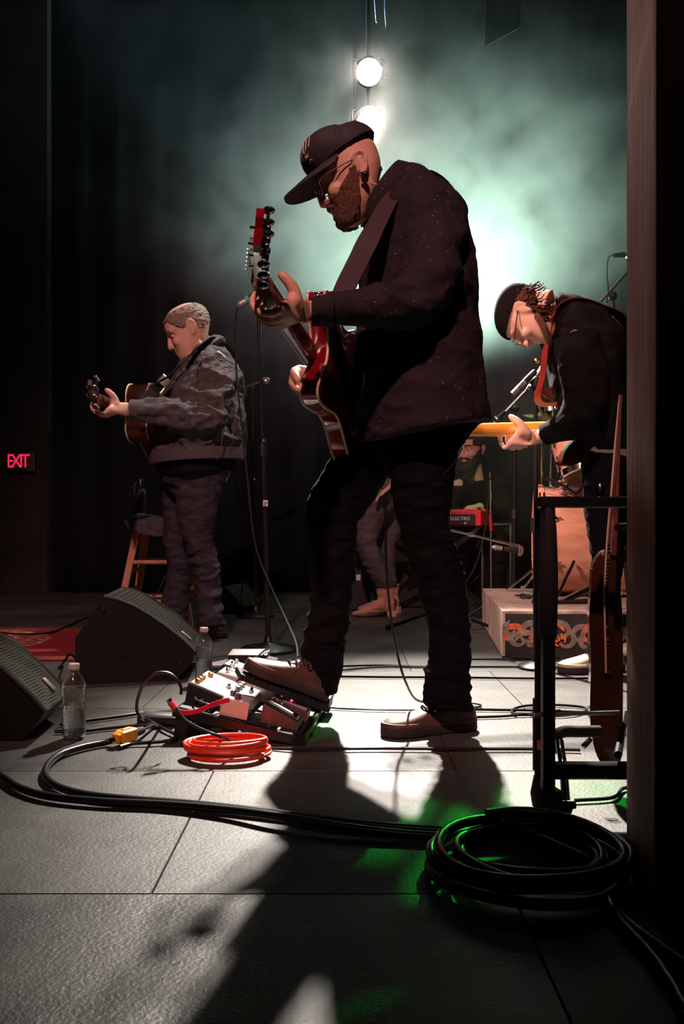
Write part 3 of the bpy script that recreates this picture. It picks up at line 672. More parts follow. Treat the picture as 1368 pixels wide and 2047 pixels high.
put('mount_arm', MB().tube([P(1092,955,4.2), P(1128,972,4.18), P(1152,988,4.2), P(1164,975,4.25)], .008, 8), 'black_metal', tt_)
st = drum('snare_drum', 'black upper tom drum behind the bassist elbow', P(1106,805,4.6), (-.1,.1,1), .075, .09, 6)
for ch in st.children:
    if ch.name.startswith('shell'): ch.data.materials[0] = M['pedal_black']
put('post', MB().tube([P(1106,822,4.6), Vector((P(1106,822,4.6).x,4.75,RZ))], .010, 8), 'steel', st)
def cymbal(c, ax, r, label, post=True):
    t = thing('cymbal', label, 'cymbal', (c.x, c.y, RZ), 'cymbals of the drum kit')
    put('disc', MB().lathe(c, ax, [(.0,.018),(.02,.017),(.032,.006),(r*.7,.001),(r,-.006),(r,-.0075),(r*.7,-.001),(.03,.004),(0,.015)], 40), 'cymbal', t)
    put('stand', MB().tube([c+Vector((0,0,.03)), c, Vector((c.x,c.y+.02,RZ+.01))], .009, 8), 'chrome', t)
    for k in range(3):
        a = k*2.1+.4; put('foot', MB().tube([Vector((c.x,c.y+.02,RZ+.16)), Vector((c.x+.2*math.cos(a),c.y+.02+.2*math.sin(a),RZ+.012))], .007, 6), 'chrome', t)
cymbal(P(1084,832,4.5), (.1,-.25,1), .10, 'small bright cymbal edge seen between microphone pole and bassist sleeve')
cymbal(P(1185,760,4.7), (.15,-.2,1), .20, 'larger cymbal hidden behind the bassist')
# thing lying on the riser: towel/paper, black pedal plank, cables
tag(put('folded_towel', MB().loft([(P(1018,1192,4.62)+Vector((0,0,0)),(.001,.08,0),(0,0,.004)),(P(1030,1190,4.62),(.0,.12,0),(0,0,.014)),(P(1058,1192,4.62),(.0,.11,0),(0,0,.010))],12), 'riser_top_lit'), 'pale cloth lying on the corner of the drum platform', 'towel')
tag(put('drum_key_plank', MB().box(Vector((1.04,3.98,RZ+.010)),(.30,.05,.018), Matrix.Rotation(.1,3,'Z'), bev=.004), 'black_plastic'), 'flat black pedal plate on top of the platform near its front edge', 'pedal')
cb = MB(); rr = random.Random(5)
cb.tube(spline([Vector((.92+.05*math.cos(i*1.3)+.02*rr.random(), 4.25+.08*math.sin(i*1.7), RZ+.008+.004*(i%3))) for i in range(16)],5), .0035, 6)
tag(put('microphone_cable', cb, 'cable'), 'small tangle of thin black cable on the platform before the bass drum', 'cable')
tag(put('music_folder', MB().prism([P(1100,1213,3.95), P(1172,1190,4.1), P(1192,1176,4.1), P(1186,1168,4.1), P(1150,1186,4.0)], (0,.02,.004)), 'steel', smooth=False), 'grey metal pedal board leaning on the platform by the bassist leg', 'pedal')
# ============================================================ INSTRUMENT BUILDER
X3, Y3, Z3 = Vector((1,0,0)), Vector((0,1,0)), Vector((0,0,1))
def guitar(name, label, heel, N, Fz, kind, group=None):
    """heel: neck/body joint on the centre line (mid body depth); N along the neck; Fz out of the face"""
    N = Vector(N).normalized(); Fz = Vector(Fz); Fz = (Fz-N*Fz.dot(N)).normalized(); B = Fz.cross(N)
    if B.z < 0: B = -B
    q = lambda x, y, z=0: heel+N*x+B*y+Fz*z
    if kind == 'semi':
        out = [(.0,.03),(.045,.10),(.055,.135),(.02,.150),(-.05,.140),(-.11,.128),(-.17,.138),(-.26,.185),(-.35,.205),(-.42,.180),(-.46,.11),(-.475,0),(-.46,-.11),(-.42,-.180),(-.35,-.205),(-.26,-.185),(-.17,-.138),(-.11,-.128),(-.05,-.140),(.02,-.150),(.055,-.135),(.045,-.10),(.0,-.03)]; dep = .045
    elif kind == 'acoustic':
        out = [(.0,.04),(.0,.09),(-.03,.130),(-.09,.145),(-.15,.128),(-.20,.122),(-.27,.160),(-.34,.198),(-.41,.200),(-.47,.150),(-.50,.07),(-.505,0),(-.50,-.07),(-.47,-.150),(-.41,-.200),(-.34,-.198),(-.27,-.160),(-.20,-.122),(-.15,-.128),(-.09,-.145),(-.03,-.130),(.0,-.09),(.0,-.04)]; dep = .105
    else:
        out = [(.0,.028),(.03,.06),(.14,.115),(.155,.135),(.12,.150),(.04,.140),(-.06,.130),(-.14,.140),(-.24,.165),(-.30,.140),(-.33,.06),(-.31,-.04),(-.27,-.12),(-.20,-.160),(-.10,-.150),(-.02,-.125),(.05,-.140),(.075,-.125),(.05,-.07),(.0,-.028)]; dep = .042
    ol = [(p.x,p.y) for p in spline([Vector((a,b,0)) for a,b in out], 4, True)]
    t = thing(name, label, 'guitar', q(-.2,0,0), group)
    bodym, sidem = {'semi':('wine','wine'), 'acoustic':('spruce','sunburst'), 'bass':('sunburst','sunburst')}[kind]
    h = dep/2; cx = -.2
    sc_ = lambda k, z: [q(cx+(x-cx)*k, y*k, z) for x, y in ol]
    put('rim', MB().rings([sc_(1,-h), sc_(1,h)]), sidem, t, sharp=50)
    put('top', MB().rings([sc_(.995,h-.001), sc_(.98,h+.002), sc_(.7,h+.008), sc_(.3,h+.011)]), bodym, t, sharp=50)
    put('back', MB().rings([sc_(.995,-h+.001), sc_(.98,-h-.002), sc_(.7,-h-.008), sc_(.3,-h-.011)]), 'wine_dark' if kind == 'semi' else 'sunburst', t, sharp=50)
    if kind != 'bass':
        for z in (h, -h):
            ring = [q(x*1.004,y*1.004,z) for x,y in ol]; put('binding', MB().tube(ring+[ring[0],ring[1]], .0036, 6, cap=False), 'binding' if kind == 'semi' else 'cream', t)
    nl = .385 if kind != 'bass' else .56; w0, w1 = (.028,.0215) if kind != 'bass' else (.031,.020)
    fz = h+.006
    def sec(x, w): return [q(x, w*math.cos(a), fz-.002-.022*max(0,math.sin(a))**.8) for a in [math.pi*i/10 for i in range(11)]]+[q(x,-w,fz+.004), q(x,w,fz+.004)]
    put('neck', MB().rings([sec(-.02,w0), sec(nl*.5,(w0+w1)/2), sec(nl,w1)]), {'semi':'neck_wood','acoustic':'neck_wood','bass':'maple'}[kind], t, sharp=50)
    put('fretboard', MB().rings([[q(-.10,w0+.001,fz+.004),q(-.10,-w0-.001,fz+.004),q(-.10,-w0,fz+.009),q(-.10,w0,fz+.009)],[q(nl,w1,fz+.004),q(nl,-w1,fz+.004),q(nl,-w1,fz+.009),q(nl,w1,fz+.009)]]), 'pedal_black', t, smooth=False)
    for k in range(1, 15):
        x = nl-(.64 if kind != 'bass' else .86)*(1-2**(-k/12.)); w_ = w0+(w1-w0)*(x/nl)
        put('fret', MB().box(q(x,0,fz+.0097),(.0025,w_*2,.0016), Matrix((N,B,Fz)).transposed()), 'steel', t, smooth=False)
    ns = 4 if kind == 'bass' else 6
    br = -.27 if kind != 'bass' else -.22
    for k in range(ns):
        y = (k-(ns-1)/2)*(.0105 if kind != 'bass' else .018); put('string', MB().tube([q(br,y,fz+.016), q(nl,y*.7,fz+.012), q(nl+.06,y*.9,fz-.002)], .0007+.0002*k, 5), 'steel', t)
    put('bridge', MB().box(q(br,0,fz+.008),(.022,.09,.016), Matrix((N,B,Fz)).transposed(), bev=.002), 'chrome' if kind != 'acoustic' else 'neck_wood', t)
    if kind == 'semi':
        for x in (-.09,-.20): put('pickup', MB().box(q(x,0,fz+.006),(.038,.07,.012), Matrix((N,B,Fz)).transposed(), bev=.002), 'chrome', t)
    if kind == 'acoustic': put('sound_hole', MB().lathe(q(-.145,0,h+.012), Fz, [(.0,0),(.052,0),(.052,.001),(0,.001)], 28), 'pedal_black', t)
    # headstock tilted back
    tilt = math.radians(20 if kind == 'semi' else 15); Hn = (N*math.cos(tilt)-Fz*math.sin(tilt)); Hf = (Fz*math.cos(tilt)+N*math.sin(tilt)); o0 = q(nl,0,fz-.008)
    hq = lambda x, y, z=0: o0+Hn*x+B*y+Hf*z
    if kind == 'bass': hs = [(-.01,.02),(.03,.022),(.06,.045),(.20,.040),(.215,.0),(.19,-.035),(.06,-.030),(.03,-.022),(-.01,-.02)]
    else: hs = [(-.012,.0215),(.02,.024),(.045,.037),(.14,.034),(.178,.040),(.186,.016),(.172,.0),(.186,-.016),(.178,-.040),(.14,-.034),(.045,-.037),(.02,-.024),(-.012,-.0215)]
    hd = put('headstock', MB().rings([[hq(x,y,-.008) for x,y in hs],[hq(x,y,.008) for x,y in hs]]), {'semi':'wine','acoustic':'pedal_black','bass':'maple'}[kind], t, smooth=False)
    for k in range(ns):
        sd = 1 if (kind == 'bass' or k % 2) else -1; x = (.06+.042*(k//2)) if kind != 'bass' else .06+.038*k
        tn = put('tuner', MB().lathe(hq(x,sd*.020,-.008), -Hf, [(.0,0),(.008,0),(.008,.011),(.005,.014),(0,.014)], 10).tube([hq(x,sd*.024,-.014), hq(x,sd*.050,-.014)], .0035, 8).ball(hq(x,sd*.060,-.014), .0100, 10, (1.0,.75,1.3) , Matrix((N,B,Fz)).transposed()), 'dark_chrome', hd)
        put('post', MB().tube([hq(x,sd*.018,.006), hq(x,sd*.018,.020)], .004, 8), 'chrome', hd)
    return t, q, N, B, Fz
def strap(parent, pts, wdir, w, m):
    pts = spline(pts, 6); mb = MB(); R = []
    for i, p in enumerate(pts):
        tt = (pts[min(i+1,len(pts)-1)]-pts[max(i-1,0)]).normalized(); ww = Vector(wdir); ww = (ww-tt*ww.dot(tt)).normalized(); nn = tt.cross(ww)
        R.append([p+ww*w/2+nn*.0015, p-ww*w/2+nn*.0015, p-ww*w/2-nn*.0015, p+ww*w/2-nn*.0015])
    return put('strap', mb.rings(R), m, parent, sharp=30)
# silhouettes: rows (py, x left, x right), depth, half depth -> loft sections
def sil(rows, slope=0):
    out = []
    for r in rows:
        py, xl, xr, d, hw = r[:5]; sl = r[5] if len(r) > 5 else 0
        a = P(xl, py+sl, d); b = P(xr, py-sl, d); out.append(((a+b)/2, (b-a)/2, Vector((0,hw,0))))
    return out
# ============================================================ PERSON 1, big guitarist
base = G(855,1462)
HB = .80
man = thing('person', 'large bearded man in flat-brim cap and speckled shirt, one foot on pedalboard', 'person', base)
X = frame((-1,-.04), 24, 0, P(706,352,2.36)+Vector((.006,0,.0)), 1.03)
B_ = MB(); add_head(B_, X)
HC = X @ Vector((0,0,0))
B_.loft([(X@Vector((-.012,0,-.015)), X.to_3x3()@Vector((.068,0,0)), Vector((0,.058,0))), (X@Vector((-.040,0,-.075)), Vector((.076,0,-.040)), Vector((0,.068,0))), (P(800,392,2.38), Vector((.070,0,.040)), Vector((0,.085,0))), (P(815,440,2.38), Vector((.085,0,.02)), Vector((0,.12,0)))], 20)
T1 = [(392,772,880,2.39,.12),(430,765,910,2.39,.17),(520,750,928,2.39,.19),(650,738,940,2.39,.18),(760,730,940,2.39,.18),(840,745,915,2.39,.15)]
B_.loft(sil(T1), 20)
wr = P(624,622,1.985); el = P(846,606,2.10); shd = P(868,432,2.20)
S_ = MB(); sleeve(B_, S_, [P(868,425,2.27),P(866,500,2.20),P(852,575,2.13),P(800,606,2.075),P(720,614,2.03),P(624,622,1.985)], [.088,.083,.076,.058,.045,.034])
g_heel = Vector((-.060,2.175,1.028)); gN = Vector((-.255,-.94,.252)); gF = Vector((-.962,.258,0))
g1, gq, N1, B1, F1 = guitar('electric_guitar', 'wine-red hollow electric guitar with cream binding held by the capped man', g_heel, gN, gF, 'semi')
fret_hand(B_, gq(.285,0,.022), N1, F1, B1, wr, 1.0)
# right arm reaching round to the strings
sr = P(862,430,2.56); er = Vector((.10,2.74,1.02)); wr2 = gq(-.22,.05,.13)
sleeve(B_, S_, [P(862,425,2.50),(P(862,425,2.50)+er)/2+Vector((.02,.03,0)),er,(er+wr2)/2,wr2], [.086,.080,.070,.050,.033], .66, 3)
loose_hand(B_, wr2, (-B1*.75-N1*-.2+Vector((0,-.35,0))).normalized(), -F1, N1, 1.0, .55)
for rows in ([(880,785,900,2.34,.07),(1000,808,882,2.335,.055),(1100,825,893,2.345,.048),(1250,870,925,2.36,.045),(1385,880,925,2.37,.04)], [(880,700,800,2.46,.08),(1000,640,715,2.47,.06),(1100,640,695,2.48,.05),(1250,630,675,2.48,.045),(1330,630,665,2.48,.04),(1370,640,668,2.48,.035)]):
    B_.loft(sil(rows), 14)
def body_fin(X_, extra=()):
    def f(co, no): return carve(co, X_, list(EYES)+list(extra))
    return f
body = link('body', remesh(B_, .0042, 3, 'body', body_fin(X)), 'skin', man, sharp=0)
# shirt
S_.loft(sil([(352,800,852,2.385,.085,-6),(378,778,884,2.385,.14,-8),(405,765,910,2.385,.195,-8),(440,745,930,2.385,.225),(485,733,942,2.385,.235),(560,720,952,2.385,.235),(650,712,958,2.385,.23),(740,708,967,2.385,.24),(800,708,973,2.385,.245),(858,712,977,2.385,.245,24),(868,716,978,2.385,.245,26)]), 40, caps=False)
z1 = [(P(840,600,2.05), .10, 1.6), (P(860,520,2.15), .12, .5), (P(760,880,2.3), .2, .6)]
shirt = link('shirt', remesh(S_, .0055, 4, 'shirt', cloth_noise(.0075, 6, 9, .4, 3, z1)), 'speckled', man, sharp=0)
# collar, cuff, pocket, buttons
collar('collar', P(738,448,2.385), P(814,342,2.385), .082, 'speckled', shirt)
put('cuff', MB().loft([(P(668,620,2.0),Vector((0,0,.0405)),Vector((0,.042,0))),(P(640,621,1.99),Vector((0,0,.0365)),Vector((0,.039,0))),(P(624,622,1.983),Vector((0,0,.034)),Vector((0,.037,0)))],24,caps=False), 'speckled', shirt, sharp=50)
put('chest_pocket', MB().box(P(748,700,2.155),(.085,.006,.115), Matrix.Rotation(.25,3,'Z'), bev=.003), 'speckled', shirt)
for py in (450,520,610,700,790,870):
    put('button', MB().lathe(P(716+(870-py)*.02,py,2.33), Vector((-1,-.3,0)), [(0,0),(.006,0),(.006,.003),(0,.003)], 10), 'pedal_black', shirt)
# trousers
T_ = MB()
T_.loft(sil([(850,775,955,2.35,.11),(880,765,932,2.345,.108),(905,762,919,2.34,.105),(950,775,908,2.335,.10),(1000,787,901,2.335,.092),(1045,796,900,2.34,.084),(1095,808,911,2.345,.078),(1150,828,927,2.35,.074),(1200,842,937,2.355,.070),(1250,857,941,2.36,.068),(1300,860,940,2.365,.066),(1345,848,938,2.365,.068),(1385,846,941,2.365,.066),(1412,850,946,2.365,.062,-6)]), 24, caps=False)
T_.loft(sil([(860,690,830,2.46,.11),(905,668,800,2.46,.105),(950,640,778,2.47,.10),(1000,613,748,2.475,.092),(1045,610,714,2.48,.082),(1090,618,711,2.48,.076),(1150,622,711,2.485,.074),(1200,620,704,2.485,.072),(1250,611,696,2.485,.070),(1300,600,687,2.485,.068),(1345,618,684,2.485,.064),(1384,642,674,2.485,.05)]), 24, caps=False)
T_.loft(sil([(820,770,950,2.40,.17),(880,740,920,2.40,.17),(930,765,898,2.40,.14)]), 24)
z2 = [(P(700,1060,2.45),.07,1.3),(P(660,1250,2.45),.09,1.6),(P(895,1120,2.3),.10,1.2),(P(895,1370,2.35),.09,1.6),(P(760,930,2.35),.08,.8)]
trous = link('trousers', remesh(T_, .0055, 4, 'trousers', cloth_noise(.0050, 8, 22, .4, 9, z2)), 'black_trouser', man, sharp=0)
for xo, d in ((.0,2.33),): put('pocket_seam', MB().tube(spline([P(925,895,2.26),P(905,930,2.245),P(885,950,2.24)],4), .0018, 6), 'black_cloth', trous)
# shoes
shoe(man, G(949,1455)+Vector((0,0,.001)), G(763,1471)+Vector((0,0,.001)), m='brown_shoe', h=1.02)
hp = P(652,1398,2.47); tp = P(487,1336,2.40)
shoe(man, hp, tp, up=(.3,0,1), m='brown_shoe', h=1.02)
# cap
def cap_pred(z, t):
    edge = .066-.020*math.cos(t)
    return z > edge-.012
def capoff(z, t):
    c = max(0, math.cos(t)); k = max(0, min(1, (z-.035)*14))
    return .007+(.018+.034*c**.8)*k
cap = shell('cap', X, cap_pred, capoff, .003, 'cap_black', None, at=(X@Vector((0,0,.09))))
tag(cap, 'black flat-brim cap on the bearded guitarist, light mark on its front', 'cap')
bp = [];
for k in range(17):
    a = -1.25+2.5*k/16; bp.append((a,))
rim_in = [head_pt(.042, a, .008) for (a,) in bp]
top_, bot_ = [], []
rows = []
for k, (a,) in enumerate(bp):
    e = rim_in[k]; w_ = math.cos(a*1.25); 
    tip = e+Vector((.098*max(0,w_)**.5, e.y*.10, -.024*max(0,w_)**.5-.014*abs(math.sin(a))))
    rows.append([e+Vector((-.006,0,.002)), e*.5+tip*.5+Vector((0,0,.003)), tip+Vector((0,0,.001)), tip-Vector((0,0,.002)), e*.5+tip*.5-Vector((0,0,.001)), e-Vector((.006,0,.002))])
put('brim', MB().rings([[X @ p for p in r] for r in rows]), 'cap_black', cap)
put('button', MB().ball(X@(head_pt(.116,0,.016)*1+Vector((0,0,.004))), .008, 8, (1,1,.5)), 'cap_black', cap)
for t0 in (-2.3,-1.4,-.0001,1.4,2.3):
    sp_ = [X @ head_pt(z, t0, capoff(z,t0)+.0008) for z in np.linspace(.068-.020*math.cos(t0), .1155, 16)]
    put('seam', MB().tube(sp_, .0013, 5), 'cap_black', cap)
mk = MB()                                       # stitched mark on the front panel
def on_cap(u, v): z = .078+v*.8; t = u; return X @ head_pt(z, t, capoff(z, t)+.003)
for st_ in ([(-.62,.030),(-.40,.030)],[(-.50,.030),(-.47,.006)],[(-.34,.032),(-.36,.006),(-.30,-.001),(-.22,.006),(-.20,.032)],[(-.40,-.006),(-.36,-.014),(-.33,-.007),(-.29,-.014),(-.26,-.006)],[(-.44,-.026),(-.36,-.022),(-.30,-.028)]):
    mk.tube([on_cap(-u_+.16, v_) for u_, v_ in st_], .0013, 6)
put('stitched_mark', mk, 'thread', cap)
# beard, glasses, ear plug
def beard_pred(z, t):
    a = abs((t+math.pi) % (2*math.pi)-math.pi)
    if a > 1.66: return False
    return z < (-.048 if a < .75 else -.048+.055*min(1,(a-.75)/.9)) and not (a > 1.75 and z < -.09 and False)
shell('beard', X, beard_pred, lambda z,t: .007+.10*max(0,-.095-z), .010, 'beard', man, jitter=.006, zr=(-.121,.03), nz=44, nt=110)
M2 = MB(); M2.tube(spline([X@Vector((.080,-.030,-.066)), X@Vector((.098,-.014,-.054)), X@Vector((.101,0,-.052)), X@Vector((.098,.014,-.054)), X@Vector((.080,.030,-.066))],4), .0065, 8, round_end=True)
put('moustache', M2, 'beard', man)
gl = thing('eyeglasses', 'thin wire-rimmed dark glasses on the bearded guitarist', 'glasses', X@Vector((.105,0,0)))
for y in (-1,1):
    c = X@Vector((.110,y*.034,-.004)); ring = [c+X.to_3x3()@Vector((-.10*abs(.026*math.cos(a)),.026*math.cos(a),.022*math.sin(a))) for a in [2*math.pi*i/24 for i in range(25)]]
    put('rim', MB().tube(ring, .0015, 6, cap=False), 'steel', gl)
    put('lens', MB().lathe(c, X.to_3x3()@Vector((1,0,0)), [(0,.001),(.021,.0),(.021,-.001),(0,-.001)], 24), 'lens_dark', gl)
    put('temple', MB().tube(spline([X@Vector((.108,y*.060,.002)), X@Vector((.090,y*.078,.006)), X@Vector((.03,y*.082,.012)), X@Vector((-.005,y*.082,.014))],4), .0016, 6), 'steel', gl)
    put('nose_pad', MB().ball(X@Vector((.106,y*.012,-.010)), .004, 8), 'steel', gl)
put('bridge', MB().tube(spline([X@Vector((.112,-.010,.0)), X@Vector((.116,0,.005)), X@Vector((.112,.010,.0))],4), .0016, 6), 'steel', gl)
put('ear_plug', MB().ball(X@Vector((-.006,.090,-.036)), .009, 10), 'pedal_black', man); put('ear_stud', MB().ball(X@Vector((.002,.094,-.030)), .0045, 10), 'chrome', man)
# strap of guitar 1
strap(g1, [gq(.03,.12,-.03), P(672,622,2.10), P(690,575,2.12), P(722,510,2.14), P(752,450,2.16), P(790,385,2.24), P(845,352,2.34), P(905,420,2.56), P(930,600,2.64), gq(-.30,.10,-.10), gq(-.47,0,0)], (1,-.3,.35), .062, 'strap')
put('strap_button', MB().ball(gq(.055,.125,-.005), .010, 10), 'chrome', g1)
tag(put('guitar_cable', MB().tube(spline([P(772,985,2.27),P(771,1040,2.27),P(772,1110,2.28),P(776,1180,2.30),P(784,1250,2.33),P(795,1310,2.38),P(812,1365,2.42),P(835,1400,2.55)+Vector((0,0,0)),G(880,1402,.005),G(935,1404,.005),G(962,1410,.005),G(940,1416,.005),G(860,1419,.005),G(740,1418,.005),G(660,1414,.006),G(640,1405,.03)],7), .0034, 8), 'cable'), 'thin black cable hanging between the legs of the capped guitarist to the floor', 'cable')
# ============================================================ PERSON 2, man in denim jacket
D2 = 4.25; HB = 1.0
man2 = thing('person', 'stocky man with short grey hair in dark denim jacket playing acoustic guitar', 'person', G(410,1272))
X = frame((-1,-.16), 27, 0, P(379,661,4.22), 1.12)
B_ = MB(); add_head(B_, X, fat=.006)
B_.loft([(X@Vector((-.016,0,-.02)), X.to_3x3()@Vector((.072,0,0)), Vector((0,.066,0))), (X@Vector((-.022,0,-.09)), Vector((.082,0,-.015)), Vector((0,.078,0))), (P(408,708,4.25), Vector((.075,0,.0)), Vector((0,.075,0))), (P(415,740,4.25), Vector((.10,0,0)), Vector((0,.10,0)))], 20)
B_.ball(X@Vector((.055,0,-.115)), .040, 12)
B_.loft(sil([(720,372,460,4.26,.16),(800,345,475,4.26,.19),(900,325,475,4.26,.19),(960,335,455,4.26,.17)]), 18)
w2 = P(268,818,3.92); e2 = P(400,826,3.98); s2 = P(418,738,4.06)
J_ = MB(); sleeve(B_, J_, [P(420,735,4.12),P(432,785,4.06),P(418,828,4.01),P(370,830,3.97),P(310,822,3.94),P(262,818,3.92)], [.095,.095,.088,.072,.056,.044], .62)
ah = Vector((-1.0,4.13,1.125)); aN = Vector((-.10,-.975,.035))
g2, aq, N2, B2, F2 = guitar('acoustic_guitar', 'acoustic guitar with cream binding held by the man in denim jacket', ah, aN, Vector((-.985,.10,0)), 'acoustic')
fret_hand(B_, aq(.305,-.004,.045), N2, F2, B2, w2, 1.08)
e2r = P(395,860,4.62); w2r = aq(-.24,.06,.12)
sleeve(B_, J_, [P(420,740,4.40),(P(420,740,4.42)+e2r)/2,e2r,(e2r+w2r)/2,w2r], [.095,.090,.080,.060,.042], .62, 3)
loose_hand(B_, w2r, (-B2+Vector((0,-.3,0))).normalized(), -F2, N2, 1.05, .5)
for rows in ([(950,370,420,4.2,.07),(1085,383,410,4.19,.05),(1245,408,438,4.2,.045)], [(950,345,390,4.36,.07),(1085,342,368,4.36,.05),(1235,335,362,4.36,.045)]): B_.loft(sil(rows), 14)
body2 = link('body', remesh(B_, .0060, 3, 'body', body_fin(X)), 'skin_pale', man2, sharp=0)
def hair2(z, t):
    a = abs((t+math.pi) % (2*math.pi)-math.pi)
    if z > .092 and a > .5: return False       # thin crown
    if a < .70: return z > .066
    if a < 1.30: return z > .066-.060*(a-.70)/.60
    if a < 1.75: return z > .006+.012*(a-1.30)/.45
    return z > -.050
shell('hair', X, hair2, lambda z,t: .0035+.004*max(0,math.sin((z+.05)*20)), .005, 'hair_grey', man2, jitter=.004)
for y in (-1,1):
    put('eyebrow', MB().tube(spline([X@Vector((.099,y*.016,.024)), X@Vector((.096,y*.034,.030)), X@Vector((.080,y*.052,.024))],3), .0032, 6), 'hair_grey', man2)
    put('eyelid', MB().ball(X@Vector((.076,y*.031,.003)), .0125, 10), 'skin_pale', man2)
    put('lashes', MB().tube(spline([X@Vector((.089,y*.020,-.003)), X@Vector((.091,y*.031,-.006)), X@Vector((.085,y*.043,-.003))],3), .0014, 6), 'hair_brown', man2)
# jacket
J_.loft(sil([(676,404,432,4.28,.07,-4),(696,388,452,4.28,.11,-6),(718,372,468,4.27,.17,-5),(748,352,482,4.26,.235),(790,330,489,4.26,.28),(840,314,491,4.26,.28),(880,306,491,4.26,.28),(905,302,490,4.26,.275,5)]), 36, caps=False)
zj = [(P(395,830,3.95),.14,1.3),(P(440,760,4.0),.16,.6),(P(440,870,4.0),.2,.6)]
jk = link('jacket', remesh(J_, .008, 3, 'jacket', cloth_noise(.015, 7, 11, .45, 21, zj)), 'jacket', man2, sharp=0)
collar('collar', P(378,748,4.27), P(440,680,4.27), .105, 'jacket', jk, .030, .026)
put('waistband', MB().rings([[p for p in r] for r in [[c+U*math.cos(t)*1.012+V*math.sin(t)*1.012 for t in [2*math.pi*i/40 for i in range(40)]] for c,U,V in sil([(902,302,491,4.26,.278,5),(917,301,490,4.26,.276,6),(925,303,489,4.26,.272,6)])]]), 'jacket_seam', jk, sharp=50)
put('cuff', MB().loft([(P(292,820,3.935),Vector((0,0,.049)),Vector((0,.049,0))),(P(262,818,3.92),Vector((0,0,.045)),Vector((0,.046,0)))],24,caps=False), 'jacket_seam', jk, sharp=50)
for px, py, dd in ((433,917,3.985),(449,915,4.00),(269,831,3.885)): put('button', MB().lathe(P(px,py,dd), (0,-1,0), [(0,0),(.010,0),(.009,.004),(0,.005)], 12), 'chrome', jk)
for pts in ([P(412,700,4.02),P(398,722,3.99),P(392,750,3.98)], [P(470,720,4.14),P(476,760,4.10),P(470,800,4.06)], [P(432,800,3.975),P(446,850,3.98),P(440,905,3.985)], [P(425,712,4.0),P(445,716,4.03),P(470,730,4.1)]):
    put('seam', MB().tube(spline(pts,4), .0030, 6), 'jacket_seam', jk)
put('undershirt', MB().loft(sil([(900,312,478,4.26,.24),(925,312,474,4.26,.24,8),(940,322,470,4.26,.235,9),(948,330,468,4.26,.23,8)]),30,caps=False), 'black_shirt', man2, sharp=60)
L_ = MB()
L_.loft(sil([(920,345,465,4.22,.13),(960,348,452,4.20,.115),(1007,350,437,4.19,.10),(1060,360,428,4.19,.088),(1085,367,427,4.19,.084),(1125,382,438,4.20,.080),(1180,393,442,4.20,.078),(1225,395,447,4.20,.078),(1250,392,452,4.20,.076)]), 22, caps=False)
L_.loft(sil([(920,322,420,4.34,.13),(960,322,410,4.35,.115),(1010,326,395,4.36,.10),(1080,327,384,4.36,.088),(1145,334,384,4.37,.082),(1200,324,380,4.37,.080),(1230,322,376,4.37,.078),(1248,326,374,4.37,.072)]), 22, caps=False)
L_.loft(sil([(900,320,465,4.28,.20),(960,322,450,4.28,.20),(985,340,440,4.28,.16)]), 22)
link('trousers', remesh(L_, .008, 3, 'trousers', cloth_noise(.008, 7, 18, .4, 31, [(P(405,1110,4.15),.10,1.2),(P(420,1230,4.15),.12,1.3)])), 'navy_trouser', man2, sharp=0)
shoe(man2, G(452,1273)+Vector((0,0,.001)), G(362,1281)+Vector((0,0,.001)), m='brown_shoe', h=1.05, laces=False, width=1.2)
shoe(man2, G(378,1255)+Vector((0,0,.001)), G(296,1262)+Vector((0,0,.001)), m='brown_shoe', h=1.05, laces=False, width=1.2)
s_ = strap(g2, [aq(.0,.10,-.02), P(292,790,4.02), P(325,765,3.99), P(360,730,4.00), P(392,698,4.06), P(425,682,4.2), P(465,720,4.45), P(478,800,4.6), aq(-.4,.1,-.12), aq(-.50,0,0)], (.7,-.3,.7), .058, 'strap_black')
put('strap_buckle', MB().box(P(329,762,3.975),(.055,.008,.045), Matrix.Rotation(.75,3,'Y'), bev=.002), 'steel', s_)
# ============================================================ PERSON 3, bassist bending forward
man3 = thing('person', 'bassist in black shirt and backward cap bending forward beside the post', 'person', G(1150,1344))
X = frame((-1,.45), 76, 0, P(1052,629,2.98), .93)
B_ = MB(); add_head(B_, X)
B_.loft([(X@Vector((-.02,0,-.01)), X.to_3x3()@Vector((.066,0,0)), X.to_3x3()@Vector((0,.056,0))), (X@Vector((-.045,0,-.08)), X.to_3x3()@Vector((.062,0,0)), X.to_3x3()@Vector((0,.060,0))), (P(1100,640,3.03), Vector((.02,0,.075)), Vector((0,.08,0)))], 20)
B_.loft([(P(1105,645,3.03),Vector((.0,0,.075)),Vector((0,.10,0))),(P(1152,697,3.07),Vector((.04,0,.08)),Vector((0,.12,0))),(P(1195,790,3.10),Vector((.09,0,.06)),Vector((0,.17,0))),(P(1225,900,3.16),Vector((.11,0,.02)),Vector((0,.16,0)))],20)
w3 = P(1078,873,3.07)
K_ = MB(); sleeve(B_, K_, [P(1150,675,2.93),P(1168,745,2.90),P(1172,800,2.92),P(1150,838,2.97),P(1110,860,3.03),P(1074,875,3.07)], [.078,.078,.072,.060,.047,.038], .64)
bh = Vector((.93,3.00,.60)); 
nk = P(1033,858,3.09); bN = Vector((-1,-.20,-.030)); bN.normalize()
g3, bq, N3, B3, F3 = guitar('bass_guitar', 'bass guitar with orange maple neck held by the bending bassist', nk-bN*.235+Vector((0,-.014,0)), bN, Vector((-.2,1,.0)), 'bass')
fret_hand(B_, bq(.235,0,.020), N3, F3, B3, w3, 1.08)
